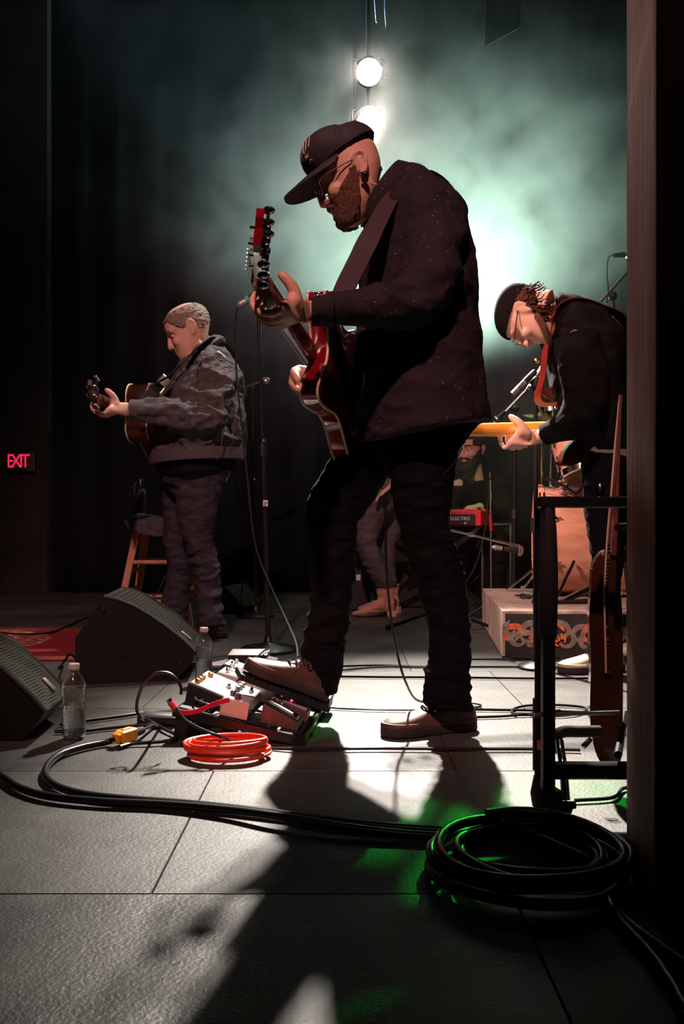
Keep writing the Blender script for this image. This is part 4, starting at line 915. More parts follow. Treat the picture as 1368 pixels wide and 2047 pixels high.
for rows in ([(880,1190,1245,3.14,.07),(1100,1198,1232,3.21,.045),(1200,1198,1225,3.26,.040),(1320,1188,1213,3.30,.036)],[(880,1230,1300,3.28,.07),(1100,1256,1300,3.40,.045),(1320,1274,1306,3.52,.036)]): B_.loft(sil(rows), 14)
e3r = P(1260,830,3.36); w3r = bq(-.12,.04,.12)
sleeve(B_, K_, [P(1160,680,3.18),(P(1160,680,3.2)+e3r)/2,e3r,(e3r+w3r)/2,w3r], [.078,.074,.066,.050,.036], .64, 3)
loose_hand(B_, w3r, (-B3).normalized(), -F3, N3, 1.0, .6)
link('body', remesh(B_, .0058, 3, 'body', body_fin(X)), 'skin_pale', man3, sharp=0)
cp = shell('backward_cap', X, lambda z,t: z > .034+.012*math.cos(t), lambda z,t: .008, .003, 'cap_matte', None, at=(X@Vector((0,0,.08))))
tag(cp, 'plain black cap worn backward by the bending bassist', 'cap')
hr = MB(); rr = random.Random(4)
for k in range(70):                             # curly hair below the cap
    t = math.pi+rr.uniform(-1.5,1.5); z = rr.uniform(-.085,.015); p0 = head_pt(z, t, .003); p0 = Vector(p0)
    dr = Vector((math.cos(t),math.sin(t),0)); ln = rr.uniform(.02,.04)
    pts = [p0, p0+dr*.007+Vector((0,0,-ln*.4)), p0+dr*.010+Vector((-.01*rr.random(),.010*rr.uniform(-1,1),-ln*.8)), p0+dr*(.008+.012*rr.random())+Vector((-.015,.012*rr.uniform(-1,1),-ln*1.15))]
    hr.tube([X@p for p in spline(pts,3)], [.0048*(1-.7*i/9) for i in range(10)], 5)
put('hair', hr, 'hair_brown', man3)
shell('hair', X, lambda z,t: -.085 < z < .036 and abs((t+math.pi)%(2*math.pi)-math.pi) > 1.75, lambda z,t: .006, .008, 'hair_brown', man3, jitter=.008)
put('stubble', MB().tube(spline([X@Vector((.010,.070,-.060)), X@Vector((.045,.062,-.092)), X@Vector((.080,.030,-.112)), X@Vector((.092,0,-.116)), X@Vector((.080,-.030,-.112))],4), .012, 8, round_end=True), 'beard', man3)
g_ = thing('eyeglasses', 'round glasses worn by the bending bassist', 'glasses', X@Vector((.105,0,0)))
for y in (-1,1):
    c = X@Vector((.110,y*.033,-.002)); put('rim', MB().tube([c+X.to_3x3()@Vector((0,.024*math.cos(a),.022*math.sin(a))) for a in [2*math.pi*i/20 for i in range(21)]], .0016, 6, cap=False), 'steel', g_)
    put('temple', MB().tube([X@Vector((.108,y*.058,.004)), X@Vector((.05,y*.080,.008)), X@Vector((.0,y*.082,.012))], .0018, 6), 'pedal_black', g_)
K_.loft([(P(1098,632,3.02),Vector((.03,0,.085)),Vector((0,.085,0))),(P(1122,652,3.03),Vector((.05,0,.110)),Vector((0,.13,0))),(P(1152,690,3.05),Vector((.085,0,.135)),Vector((0,.165,0))),(P(1180,740,3.07),Vector((.125,0,.12)),Vector((0,.18,0))),(P(1202,800,3.10),Vector((.140,0,.06)),Vector((0,.17,0))),(P(1218,860,3.13),Vector((.130,0,.02)),Vector((0,.17,0))),(P(1228,905,3.16),Vector((.122,0,.0)),Vector((0,.17,0)))],34,caps=False)
link('shirt', remesh(K_, .0065, 3, 'shirt', cloth_noise(.007, 7, 9, .35, 51, [(P(1160,810,3.0),.1,1.3)])), 'black_shirt', man3, sharp=0)
Q_ = MB()
Q_.loft(sil([(870,1166,1262,3.14,.12),(930,1165,1255,3.15,.11),(1000,1167,1250,3.17,.10),(1060,1176,1248,3.19,.090),(1130,1186,1243,3.23,.080),(1200,1186,1238,3.265,.076),(1270,1180,1232,3.29,.075),(1306,1172,1230,3.30,.075)]), 22, caps=False)
Q_.loft(sil([(870,1210,1310,3.26,.12),(1000,1230,1310,3.32,.10),(1130,1250,1310,3.42,.080),(1300,1262,1318,3.52,.075)]), 22, caps=False)
Q_.loft(sil([(850,1180,1300,3.18,.17),(900,1175,1300,3.19,.17),(935,1190,1290,3.20,.14)]), 22)
link('trousers', remesh(Q_, .0075, 3, 'trousers', cloth_noise(.004, 7, 18, .4, 61, [(P(1205,1120,3.25),.1,1.2)])), 'black_trouser', man3, sharp=0)
shoe(man3, G(1245,1338)+Vector((0,0,.001)), G(1117,1345)+Vector((0,0,.001)), m='cream_shoe', h=1.05)
shoe(man3, G(1330,1312)+Vector((0,0,.001)), G(1215,1322)+Vector((0,0,.001)), m='cream_shoe', h=1.05)
strap(g3, [bq(.02,.10,-.03), P(1080,806,3.04), P(1086,745,2.98), P(1094,680,2.94), P(1110,618,2.92), P(1150,600,2.93), P(1200,614,2.98), P(1250,645,3.05), P(1290,760,3.25), bq(-.3,.0,0)], (.3,-.9,.3), .034, 'red_leather')
# ============================================================ PERSON 4, keyboard player
DK = 5.75
man4 = thing('person', 'smiling man with full dark beard in black shirt sitting at the red keyboard', 'person', P(955,1185,5.95))
man4.location.z = 0; ORG[man4.name] = Vector(man4.location)
X = frame((-.62,-.80), 6, 0, P(933,899,DK)+Vector((.03,.02,0)), 1.08)
B_ = MB(); add_head(B_, X, smile=.007)
B_.loft([(X@Vector((-.016,0,-.02)), Vector((.05,.02,0)), Vector((-.02,.05,0))), (P(952,962,5.82), Vector((.055,0,.0)), Vector((0,.055,0))), (P(958,985,5.82), Vector((.12,0,.0)), Vector((0,.10,0)))], 20)
B_.loft([(P(958,985,5.83),Vector((.15,-.03,0)),Vector((.02,.09,0))),(P(960,1040,5.84),Vector((.16,-.03,0)),Vector((.02,.11,0))),(P(962,1080,5.84),Vector((.16,0,0)),Vector((0,.13,0)))],16)
wl = P(957,1013,5.50); elb = P(1003,1024,5.72); B_.tube([P(1000,968,5.80),elb,wl], [.05,.042,.028], 12, round_end=True)
loose_hand(B_, wl, Vector((-.85,-.3,-.05)).normalized(), Vector((0,0,-1)), Vector((0,-1,0)), 1.0, .5)
wl2 = P(870,1010,5.45); B_.tube([P(915,970,5.72),P(900,1015,5.68),wl2], [.05,.042,.028], 12, round_end=True)
loose_hand(B_, wl2, Vector((-.6,-.6,-.05)).normalized(), Vector((0,0,-1)), Vector((1,0,0)), 1.0, .5)
for dx in (-.10,.10): B_.tube([P(960,1085,5.84)+Vector((dx,0,0)), P(952,1080,5.50)+Vector((dx*1.3,0,0)), Vector((P(952,1080,5.50).x+dx*1.3,5.56,.07))], [.07,.055,.04], 12, round_end=True)
link('body', remesh(B_, .0075, 3, 'body', body_fin(X)), 'skin_pale', man4, sharp=0)
V_ = MB()
V_.loft([(P(955,962,5.81),Vector((.085,0,0)),Vector((0,.085,0))),(P(958,978,5.82),Vector((.175,-.03,0)),Vector((.03,.12,0))),(P(960,1010,5.83),Vector((.185,-.03,0)),Vector((.03,.15,0))),(P(962,1045,5.84),Vector((.19,-.03,0)),Vector((.03,.17,0))),(P(962,1078,5.84),Vector((.19,0,0)),Vector((.0,.18,0)))],28,caps=False)
V_.tube([P(1000,972,5.80),elb], [.068,.058], 14, round_end=True); V_.tube([elb,elb*.15+wl*.85], [.058,.040], 14, round_end=True)
V_.tube([P(915,972,5.74),P(900,1015,5.68)], [.068,.058], 14, round_end=True); V_.tube([P(900,1015,5.68),P(880,1011,5.5)], [.056,.040], 14, round_end=True)
link('shirt', remesh(V_, .009, 3, 'shirt', cloth_noise(.008, 7, 9, .35, 71)), 'black_shirt', man4, sharp=0)
W_ = MB()
for dx in (-.10,.10): W_.tube([P(960,1080,5.84)+Vector((dx,0,0)), P(952,1078,5.50)+Vector((dx*1.3,0,0))], [.095,.080], 16, round_end=True); W_.tube([P(952,1080,5.50)+Vector((dx*1.3,0,0)), Vector((P(952,1080,5.50).x+dx*1.3,5.56,.10))], [.078,.062], 16, round_end=True)
link('trousers', remesh(W_, .009, 3, 'trousers', cloth_noise(.006, 7, 18, .4, 81)), 'black_trouser', man4, sharp=0)
for dx in (-.13,.13):
    fx_ = P(952,1080,5.50).x+dx; shoe(man4, (fx_+.01,5.62,.001), (fx_-.06,5.35,.001), m='black_cloth', laces=False)
def beard4(z, t):
    a = abs((t+math.pi) % (2*math.pi)-math.pi)
    return a < 2.0 and z < (-.078 if a < .45 else (-.052 if a < .8 else -.045+.065*min(1,(a-.8)/.8)))
shell('beard', X, beard4, lambda z,t: .010+.030*max(0,(-.05-z)*14)*max(0,math.cos(t)), .014, 'beard_dark', man4, jitter=.008, zr=(-.121,.03), nz=40, nt=90)
bb = MB(); bb.loft([(X@Vector((.040,0,-.070)),X.to_3x3()@Vector((.058,0,0)),X.to_3x3()@Vector((0,.066,0))),(X@Vector((.048,0,-.110)),X.to_3x3()@Vector((.056,0,0)),X.to_3x3()@Vector((0,.058,0))),(X@Vector((.060,0,-.150)),X.to_3x3()@Vector((.040,0,0)),X.to_3x3()@Vector((0,.044,0))),(X@Vector((.068,0,-.178)),X.to_3x3()@Vector((.020,0,0)),X.to_3x3()@Vector((0,.024,0)))],20)
link('beard', remesh(bb, .006, 2, 'beard', cloth_noise(.006,40,30,.5,3)), 'beard_dark', man4, sharp=0)
put('moustache', MB().tube(spline([X@Vector((.076,-.036,-.056)), X@Vector((.098,-.016,-.048)), X@Vector((.102,0,-.047)), X@Vector((.098,.016,-.048)), X@Vector((.076,.036,-.056))],4), .0065, 8, round_end=True), 'beard_dark', man4)
put('teeth', MB().tube(spline([X@Vector((.084,-.016,-.064)), X@Vector((.0945,0,-.067)), X@Vector((.084,.016,-.064))],4), .0045, 8, round_end=True), 'white_key', man4)
shell('hair', X, lambda z,t: z > (.070 if abs((t+math.pi)%(2*math.pi)-math.pi) < .8 else (.03 if abs((t+math.pi)%(2*math.pi)-math.pi) < 1.4 else -.06)), lambda z,t: .010, .010, 'beard_dark', man4, jitter=.006)
for y in (-1,1):
    put('eye', MB().ball(X@Vector((.076,y*.031,.004)), .012, 10), 'white_key', man4); put('iris', MB().ball(X@Vector((.0845,y*.031,.004)), .0055, 8), 'beard_dark', man4)
    put('eyebrow', MB().tube(spline([X@Vector((.100,y*.014,.026)), X@Vector((.097,y*.034,.032)), X@Vector((.080,y*.054,.026))],3), .0040, 6), 'beard_dark', man4)
for i, (px, py) in enumerate(((948,963),(946,985),(950,1001))): put('button', MB().ball(P(px,py,5.655), .005, 8), 'chrome', man4)
put('collar_tips', MB().prism([P(938,962,5.70),P(952,958,5.70),P(946,972,5.66)], (0,-.006,0)), 'black_cloth', man4, smooth=False)
# stool under the keyboard player
t = thing('drum_throne', 'round black padded seat under the keyboard player', 'stool', (P(962,1080,5.9).x,5.9,0))
c_ = Vector((P(962,1080,5.9).x,5.9,0))
put('seat', MB().lathe(c_, Z3, [(0,.33),(.15,.33),(.165,.345),(.165,.375),(.15,.392),(0,.395)], 28), 'black_cloth', t)
put('column', MB().tube([c_+Vector((0,0,.10)), c_+Vector((0,0,.335))], .016, 10), 'chrome', t)
for k in range(3): a = k*2.094+.5; put('leg', MB().tube([c_+Vector((0,0,.22)), c_+Vector((.24*math.cos(a),.24*math.sin(a),.012))], .010, 8), 'chrome', t)
# ============================================================ PERSON 5, woman behind the capped guitarist
wom = thing('person', 'woman in grey jeans and pink suede ankle boots standing behind the guitarist', 'person', G(765,1232))
DW = 5.22
X = frame((-1,.05), 8, 0, P(775,725,DW), .96)
B_ = MB(); add_head(B_, X)
B_.loft([(X@Vector((-.016,0,-.02)), Vector((.05,0,0)), Vector((0,.048,0))), (P(790,790,DW), Vector((.055,0,0)), Vector((0,.055,0))), (P(792,805,DW), Vector((.08,0,0)), Vector((0,.12,0))), (P(790,860,DW),Vector((.10,0,0)),Vector((0,.15,0))),(P(790,930,DW),Vector((.09,0,0)),Vector((0,.13,0))),(P(785,1000,DW),Vector((.11,0,0)),Vector((0,.16,0)))], 18)
B_.tube([P(795,820,DW-.18), P(825,893,DW-.22), P(786,966,DW-.24)], [.045,.036,.024], 12, round_end=True)
loose_hand(B_, P(786,968,DW-.24), Vector((-.75,0,-.5)).normalized(), Vector((-.3,0,-.7)).normalized(), Vector((0,-1,0)), .9, .9)
B_.tube([P(795,820,DW+.18), P(805,905,DW+.22), P(740,985,DW+.2)], [.045,.036,.024], 12, round_end=True)
loose_hand(B_, P(742,986,DW+.2), Vector((-.75,0,-.5)).normalized(), Vector((-.3,0,-.7)).normalized(), Vector((0,-1,0)), .9, .9)
for rows in ([(990,735,785,5.18,.06),(1050,722,752,5.15,.05),(1100,726,754,5.15,.045),(1185,762,780,5.225,.030)],[(990,765,800,5.28,.06),(1050,770,800,5.33,.05),(1100,766,786,5.34,.045),(1185,774,786,5.36,.030)]): B_.loft(sil(rows), 12)
link('body', remesh(B_, .0072, 3, 'body', body_fin(X)), 'skin_pale', wom, sharp=0)
shell('hair', X, lambda z,t: z > (.06 if abs((t+math.pi)%(2*math.pi)-math.pi) < .9 else -.115), lambda z,t: .016, .012, 'hair_brown', wom, jitter=.01)
V_ = MB(); V_.loft([(P(790,797,DW),Vector((.07,0,0)),Vector((0,.09,0))),(P(792,812,DW),Vector((.10,0,0)),Vector((0,.17,0))),(P(790,860,DW),Vector((.115,0,0)),Vector((0,.165,0))),(P(790,930,DW),Vector((.11,0,0)),Vector((0,.15,0))),(P(786,975,DW),Vector((.125,0,0)),Vector((0,.175,0)))],26)
V_.tube([P(795,825,DW-.18), P(825,893,DW-.22), P(792,956,DW-.24)], [.06,.048,.034], 12, round_end=True); V_.tube([P(795,825,DW+.18), P(805,905,DW+.22), P(752,972,DW+.2)], [.06,.048,.034], 12, round_end=True)
link('sweater', remesh(V_, .008, 3, 'sweater', cloth_noise(.006,7,9,.3,91)), 'black_cloth', wom, sharp=0)
W_ = MB()
W_.loft(sil([(960,722,822,5.22,.17),(985,716,820,5.2,.17),(1010,712,800,5.18,.14),(1035,712,775,5.16,.105),(1060,711,760,5.15,.09),(1085,712,754,5.14,.080),(1100,714,760,5.15,.078),(1130,724,770,5.17,.072),(1155,740,783,5.19,.058),(1174,752,787,5.22,.046)]), 22, caps=False)
W_.loft(sil([(985,740,820,5.26,.15),(1020,760,815,5.30,.11),(1060,757,808,5.33,.09),(1090,757,792,5.34,.080),(1130,762,790,5.35,.072),(1155,768,794,5.37,.056),(1172,770,794,5.39,.046)]), 22, caps=False)
link('trousers', remesh(W_, .008, 3, 'trousers', cloth_noise(.004,7,22,.4,101)), 'grey_denim', wom, sharp=0)
def boot(parent, heel, toe, s=1):
    heel = Vector(heel); toe = Vector(toe); fx = (toe-heel).normalized(); L = (toe-heel).length; sd = Z3.cross(fx); k = L/.27
    q = lambda x,y,z: heel+fx*x*k+sd*y*k+Z3*z*k
    mb = MB()
    foot = [(.012,.026,.035,.10),(.03,.032,.038,.12),(.07,.033,.036,.12),(.11,.034,.026,.105),(.15,.038,.014,.080),(.19,.041,.007,.058),(.225,.034,.006,.044),(.25,.020,.007,.034),(.27,.007,.009,.022)]
    R = [[q(x, w_*math.cos(a), (lo+hi)/2+(hi-lo)/2*math.sin(a)) for a in [2*math.pi*i/18 for i in range(18)]] for x,w_,lo,hi in foot]
    mb.rings(R)
    mb.loft([(q(.055,0,.06), fx*.046*k, sd*.034*k),(q(.060,0,.10), fx*.047*k, sd*.035*k),(q(.063,0,.14), fx*.053*k, sd*.040*k),(q(.064,0,.170), fx*.056*k, sd*.044*k)],18,caps=False)
    b = link('boot', remesh(mb, .005, 4, 'boot', cloth_noise(.0028,14,38,.5,7,[(q(.09,0,.09),.05,1.5)])), 'suede', parent, sharp=0)
    put('shaft_edge', MB().tube([q(.064,0,.170)+fx*.056*k*math.cos(a)+sd*.044*k*math.sin(a) for a in [2*math.pi*i/24 for i in range(25)]], .0035, 8, cap=False), 'suede', b)
    for yy in (-1,1): put('side_seam', MB().tube(spline([q(.064,yy*.0445,.168),q(.066,yy*.0400,.12),q(.068,yy*.0365,.08),q(.070,yy*.036,.045)],4), .0022, 6), 'tan_shoe', b)
    put('welt', MB().tube([q(x, yy*w_*1.02, lo+.004) for yy in (-1,) for x,w_,lo,hi in foot]+[q(x, w_*1.02, lo+.004) for x,w_,lo,hi in foot[::-1]], .0028, 6), 'tan_shoe', b)
    put('heel', MB().rings([[q(.000,-.028,0),q(.052,-.028,0),q(.052,.028,0),q(.000,.028,0)],[q(.004,-.030,.04),q(.060,-.030,.04),q(.060,.030,.04),q(.004,.030,.04)]]), 'suede', b, smooth=False)
    put('boot_sole', MB().rings([[q(.06,-.03,.030),q(.06,.03,.030),q(.06,.03,.038),q(.06,-.03,.038)],[q(.12,-.033,.012),q(.12,.033,.012),q(.12,.033,.022),q(.12,-.033,.022)],[q(.19,-.038,.0),q(.19,.038,.0),q(.19,.038,.010),q(.19,-.038,.010)],[q(.265,-.010,.003),q(.265,.010,.003),q(.265,.010,.012),q(.265,-.010,.012)]]), 'sole', b)
    return b
boot(wom, G(792,1232)*1+Vector((-.0,0,.0)), G(704,1232))
boot(wom, G(800,1226), G(716,1222))
# ============================================================ MICROPHONES AND STANDS
def round_stand(name, label, x, d, top, base_r, r=.010, cl=1.0, lean=0, group=None):
    t = thing(name, label, 'microphone stand', (x, d, 0), group)
    put('base', MB().lathe((x,d,0), Z3, [(0,0),(base_r,0),(base_r,.010),(base_r*.92,.020),(base_r*.25,.034),(.020,.045),(.016,.07),(0,.07)], 32), 'black_metal', t)
    a = Vector((x,d,.03)); b_ = Vector((x+lean,d,top)); m_ = a.lerp(b_, .57)
    put('lower_tube', MB().tube([a, m_], r, 14), 'black_metal', t); put('upper_tube', MB().tube([m_, b_], r*.68, 12), 'black_metal', t)
    put('clutch', MB().tube([m_-Vector((0,0,.035*cl)), m_+Vector((0,0,.035*cl))], r*1.5, 12), 'black_plastic', t)
    put('collar', MB().lathe(m_+Vector((0,0,.03)), Z3, [(0,0),(r*1.7,0),(r*1.7,.012),(0,.012)], 14), 'chrome', t)
    return t, b_
def microphone(label, tail, head, r=.017, ring=None, plug=True, group=None):
    tail = Vector(tail); head = Vector(head); ax = (head-tail).normalized(); L_ = (head-tail).length
    t = thing('microphone', label, 'microphone', tail, group)
    put('handle', MB().lathe(tail, ax, [(0,0),(r*.62,0),(r*.70,.02),(r*.95,L_*.66),(r*.6,L_*.68),(0,L_*.68)], 18), 'black_plastic', t)
    put('grille', MB().lathe(tail, ax, [(r*.7,L_*.66),(r*1.3,L_*.72),(r*1.42,L_*.80),(r*1.35,L_*.90),(r*.9,L_*.985),(0,L_)], 18), 'steel', t)
    put('band', MB().lathe(tail, ax, [(r*1.40,L_*.785),(r*1.50,L_*.79),(r*1.50,L_*.81),(r*1.40,L_*.815)], 18), 'chrome', t)
    if ring: put('colour_ring', MB().lathe(tail, ax, [(0,-.012),(r*.80,-.012),(r*.80,.004),(0,.004)], 16), ring, t)
    if plug: put('plug', MB().lathe(tail, -ax, [(0,.010),(r*.62,.010),(r*.62,.035),(r*.70,.04),(r*.68,.052),(r*.35,.062),(0,.066)], 16), 'silver', t)
    return t
dm = 3.86
b0 = Vector((P(537,1300,dm).x, dm, 0)); tp_ = P(516,602,dm)
t, _ = round_stand('microphone_stand', 'tall straight black microphone stand in front of the capped guitarist', b0.x, dm, tp_.z, .13, .0125, lean=tp_.x-b0.x)
put('clip', MB().tube([tp_+Vector((0,0,-.01)), tp_+Vector((0,0,.035))], .016, 12).box(tp_+Vector((.004,0,.048)), (.05,.036,.026), Matrix.Rotation(-.66,3,'Y'), bev=.006), 'black_plastic', t)
put('sticker', MB().box(P(531,1006,dm-.02), (.022,.003,.028)), 'label_white', t, smooth=False)
put('sticker_mark', MB().tube([P(528,1003,dm-.024),P(531,1007,dm-.024),P(535,1003,dm-.024)], .0015, 5).tube([P(531,1007,dm-.024),P(529,1012,dm-.024)], .0015, 5), 'pedal_black', t)
microphone('black vocal microphone with teal ring and pale plug, half hidden by fretting hand', P(497,598,dm), P(545,568,dm), .021, 'teal')
tag(put('microphone_cable', MB().tube(spline([P(484,608,dm),P(474,618,dm),P(471,680,dm),P(474,760,dm+.01),P(485,860,dm+.02),P(493,940,dm+.03),P(503,1040,dm),P(516,1110,dm-.05),P(545,1180,dm-.15),P(575,1245,dm-.35),P(593,1290,dm-.5),G(600,1352,.005),G(640,1345,.005),G(760,1333,.005),G(900,1334,.005)],7), .0042, 8), 'cable_grey'), 'grey cable looping down beside the tall stand from the ringed microphone', 'cable')
d5 = 5.2; xb = P(512,1228,d5).x
t, tp5 = round_stand('microphone_stand', 'dim microphone stand with round base behind the tall straight stand', xb, d5, P(0,778,d5).z, .115, .010, lean=P(504,778,d5).x-xb)
put('clip', MB().tube([tp5, tp5+Vector((.03,0,.03))], .012, 10), 'black_plastic', t)
microphone('unused pale-headed microphone on the dim stand behind the denim jacket', P(490,775,d5), P(541,760,d5), .019, plug=False)
tag(put('microphone_cable', MB().tube(spline([P(489,775,d5),P(484,800,d5),P(476,900,d5),P(474,980,d5),P(480,1012,d5-.01),P(484,1000,d5-.02),P(480,985,d5),P(479,1040,d5),P(481,1080,d5),P(484,1150,d5),G(490,1226,.005),G(560,1222,.005)],6), .0040, 6), 'cable_grey'), 'thin cable hanging behind the denim jacket beside the dim stand', 'cable')
# bassist side stands
def boom(name, label, base, top, tipa, tipb, r=.010, m='black_metal', legs=True, zb=0):
    t = thing(name, label, 'microphone stand', base); base = Vector(base); top = Vector(top)
    put('pole', MB().tube([base+Vector((0,0,.05)), base.lerp(top,.5)], r*1.15, 12), m, t); put('upper_pole', MB().tube([base.lerp(top,.5), top], r*.8, 12), m, t)
    put('clutch', MB().tube([base.lerp(top,.5)-Vector((0,0,.03)), base.lerp(top,.5)+Vector((0,0,.03))], r*1.8, 12), 'black_plastic', t)
    put('swivel', MB().ball(top, r*2.4, 10), 'black_plastic', t); put('boom_arm', MB().tube([tipa, tipb], r*.8, 10), 'steel', t)
    if legs:
        for k in range(3):
            a = k*2.094+.7; lg = put('leg', MB().tube([base+Vector((0,0,.20)), base+Vector((.27*math.cos(a),.27*math.sin(a),.016))], r*.75, 8), m, t)
            put('foot', MB().tube([base+Vector((.25*math.cos(a),.25*math.sin(a),.026)), base+Vector((.285*math.cos(a),.285*math.sin(a),.012))], r*1.1, 8), 'rubber', lg)
    return t
dv = 3.42; bx = P(1073,1200,dv).x
t = boom('microphone_stand', 'near dark microphone stand holding a slim microphone before the bassist', (bx,dv,0), P(1071,765,dv), P(1055,780,dv), P(1098,712,dv), .0115, legs=False)
put('base', MB().lathe((bx,dv,0), Z3, [(0,0),(.075,0),(.075,.008),(.068,.014),(.02,.028),(.016,.06),(0,.06)], 28), 'black_metal', t)
put('clamp', MB().tube([P(1062,775,dv),P(1071,762,dv),P(1078,778,dv)], .017, 10), 'black_plastic', t)
pm_a, pm_b = P(1071,742,dv-.025), P(1024,788,dv-.025); pax = (pm_b-pm_a).normalized()
mm = thing('microphone', 'slim pencil microphone pointing down-left under the bassist face', 'microphone', pm_a)
put('handle', MB().lathe(pm_a, pax, [(0,0),(.010,0),(.0125,.006),(.0125,.058),(.0105,.060),(0,.060)], 16), 'black_plastic', mm)
put('barrel', MB().lathe(pm_a, pax, [(0,.058),(.0108,.058),(.0108,(pm_b-pm_a).length-.004),(.0095,(pm_b-pm_a).length),(0,(pm_b-pm_a).length)], 16), 'steel', mm)
for k in range(5): put('slot_ring', MB().lathe(pm_a, pax, [(.0108,.070+.006*k),(.0114,.070+.006*k),(.0114,.0725+.006*k),(.0108,.0725+.006*k)], 16), 'pedal_black', mm)
put('knob', MB().ball(P(1073,722,dv), .011, 10), 'gold', t)
t = boom('microphone_stand', 'farther greenish boom microphone stand behind the bass neck', (P(1027,1150,5.0).x,5.0,0), P(1030,815,5.0), P(985,850,5.0), P(1096,735,5.0), .012)
microphone('microphone on the farther boom pointing at the drums', P(1010,822,4.97), P(990,842,4.97), .016, plug=False)
t = boom('microphone_stand', 'overhead boom stand partly hidden by the wooden post', (P(1290,1150,5.1).x,5.1,0), P(1225,592,5.1), P(1200,603,5.1), P(1262,535,5.1), .012)
microphone('overhead microphone beside the wooden post at head height', P(1226,511,5.08), P(1262,508,5.08), .018, plug=False)
tag(put('microphone_cable', MB().tube(spline([P(1226,510,5.08),P(1217,516,5.08),P(1214,545,5.08),P(1217,580,5.08),P(1214,605,5.08)],5), .004, 6), 'cable_grey'), 'short cable arcing from the overhead microphone beside the post', 'cable')
# kick drum mic with chrome boom arm
t = thing('microphone_stand', 'low chrome boom arm reaching toward the copper bass drum', 'microphone stand', (P(1000,1190,4.35).x-.30,4.35,0))
sx_ = t.location.x
ka, kb = P(900,1060,4.35), P(1040,1092,4.35)
put('boom_arm', MB().tube([ka,kb], .0075, 10), 'chrome', t); put('knuckle', MB().tube([ka.lerp(kb,.3)-Vector((.015,0,0)),ka.lerp(kb,.3)+Vector((.015,0,0))], .013, 10), 'chrome', t)
put('pole', MB().tube([Vector((sx_,4.35,.03)), Vector((sx_,4.35,ka.lerp(kb,.10).z))], .010, 10), 'black_metal', t)
for k in range(3):
    a = k*2.094+.35; lg = put('leg', MB().tube([Vector((sx_,4.35,.14)), Vector((sx_+.34*math.cos(a),4.35+.34*math.sin(a),.016))], .009, 8), 'black_metal', t); put('foot', MB().tube([Vector((sx_+.31*math.cos(a),4.35+.31*math.sin(a),.026)), Vector((sx_+.35*math.cos(a),4.35+.35*math.sin(a),.013))], .014, 8), 'rubber', lg)
microphone('short silver microphone aimed at the front of the bass drum', P(1008,1097,4.33), P(1046,1102,4.33), .019)
# orange tipped thin stand before the keyboard
t = thing('microphone_stand', 'slim stand with orange-tipped top and red tape before the keyboard', 'microphone stand', (P(983,1180,5.25).x,5.25,0))
x_ = t.location.x
put('pole', MB().tube([Vector((x_,5.25,.02)), P(981,955,5.25)], .007, 8), 'steel', t); put('tip', MB().tube([P(980,956,5.24),P(980,944,5.24)], .013, 10), 'gold', t)
put('clutch', MB().tube([P(982,985,5.25),P(982,998,5.25)], .013, 10), 'steel', t); put('red_tape', MB().tube([P(981,1030,5.25),P(982,1062,5.25)], .010, 10), 'red_rubber', t)
put('base', MB().lathe((x_,5.25,0), Z3, [(0,0),(.12,0),(.12,.010),(.02,.03),(0,.03)], 28), 'black_metal', t)
tag(put('microphone_cable', MB().tube(spline([P(978,960,5.2),P(976,1000,5.2),P(970,1060,5.2),P(958,1110,5.2),P(944,1145,5.2),P(930,1172,5.2),G(925,1236,.005)],5), .004, 6), 'cable_grey'), 'thin grey cable drooping from the slim stand before the keyboard', 'cable')
# ============================================================ KEYBOARD AND ITS STAND
kz = .575
kc0 = P(960,1045,5.28); kyaw = .62
a1 = Vector((-math.cos(.30), -math.sin(.30)*-.2, 0)).normalized()       # long side, to the left
Rk = Matrix.Rotation(-.42,3,'Z'); lx = (Rk @ Vector((-1,0,0))); ly = (Rk @ Vector((0,1,0)))
o_ = P(961,1055,5.26); o_.z = P(0,1053,5.26).z
kq = lambda x,y,z: o_+lx*x+ly*y+Z3*z
t = thing('keyboard', 'bright red stage keyboard seen from its black back panel', 'keyboard', kq(.45,.15,0))
fr_ = Matrix((lx,ly,Z3)).transposed()
put('body', MB().box(kq(.42,.16,.052),(.84,.30,.100), fr_, bev=.006), 'key_red', t)
put('back_panel', MB().box(kq(.43,.006,.044),(.79,.010,.070), fr_, bev=.002), 'pedal_black', t)
put('control_panel', MB().box(kq(.42,.08,.105),(.80,.12,.008), fr_, bev=.002), 'key_red', t)
for k in range(28): put('white_key', MB().box(kq(.045+.0275*k,.255,.106),(.0262,.13,.010), fr_), 'white_key', t, smooth=False)
for k in range(27):
    if k % 7 in (0,1,3,4,5): put('black_key', MB().box(kq(.059+.0275*k,.225,.115),(.014,.08,.012), fr_), 'pedal_black', t, smooth=False)
me = text_mesh('ELECTRO', .030, 'lettering'); me.transform(Matrix.Translation(kq(.13,-.001,.050)) @ Matrix((-lx,Z3,-ly)).transposed().to_4x4()); link('lettering', me, 'label_white', t, smooth=False)
me = text_mesh('61', .022, 'lettering'); me.transform(Matrix.Translation(kq(.095,-.001,.022)) @ Matrix((-lx,Z3,-ly)).transposed().to_4x4()); link('lettering', me, 'label_white', t, smooth=False)
t = thing('keyboard_stand', 'dark folding stand with green-lit crossed legs under the keyboard', 'stand', kq(.4,.15,-o_.z))
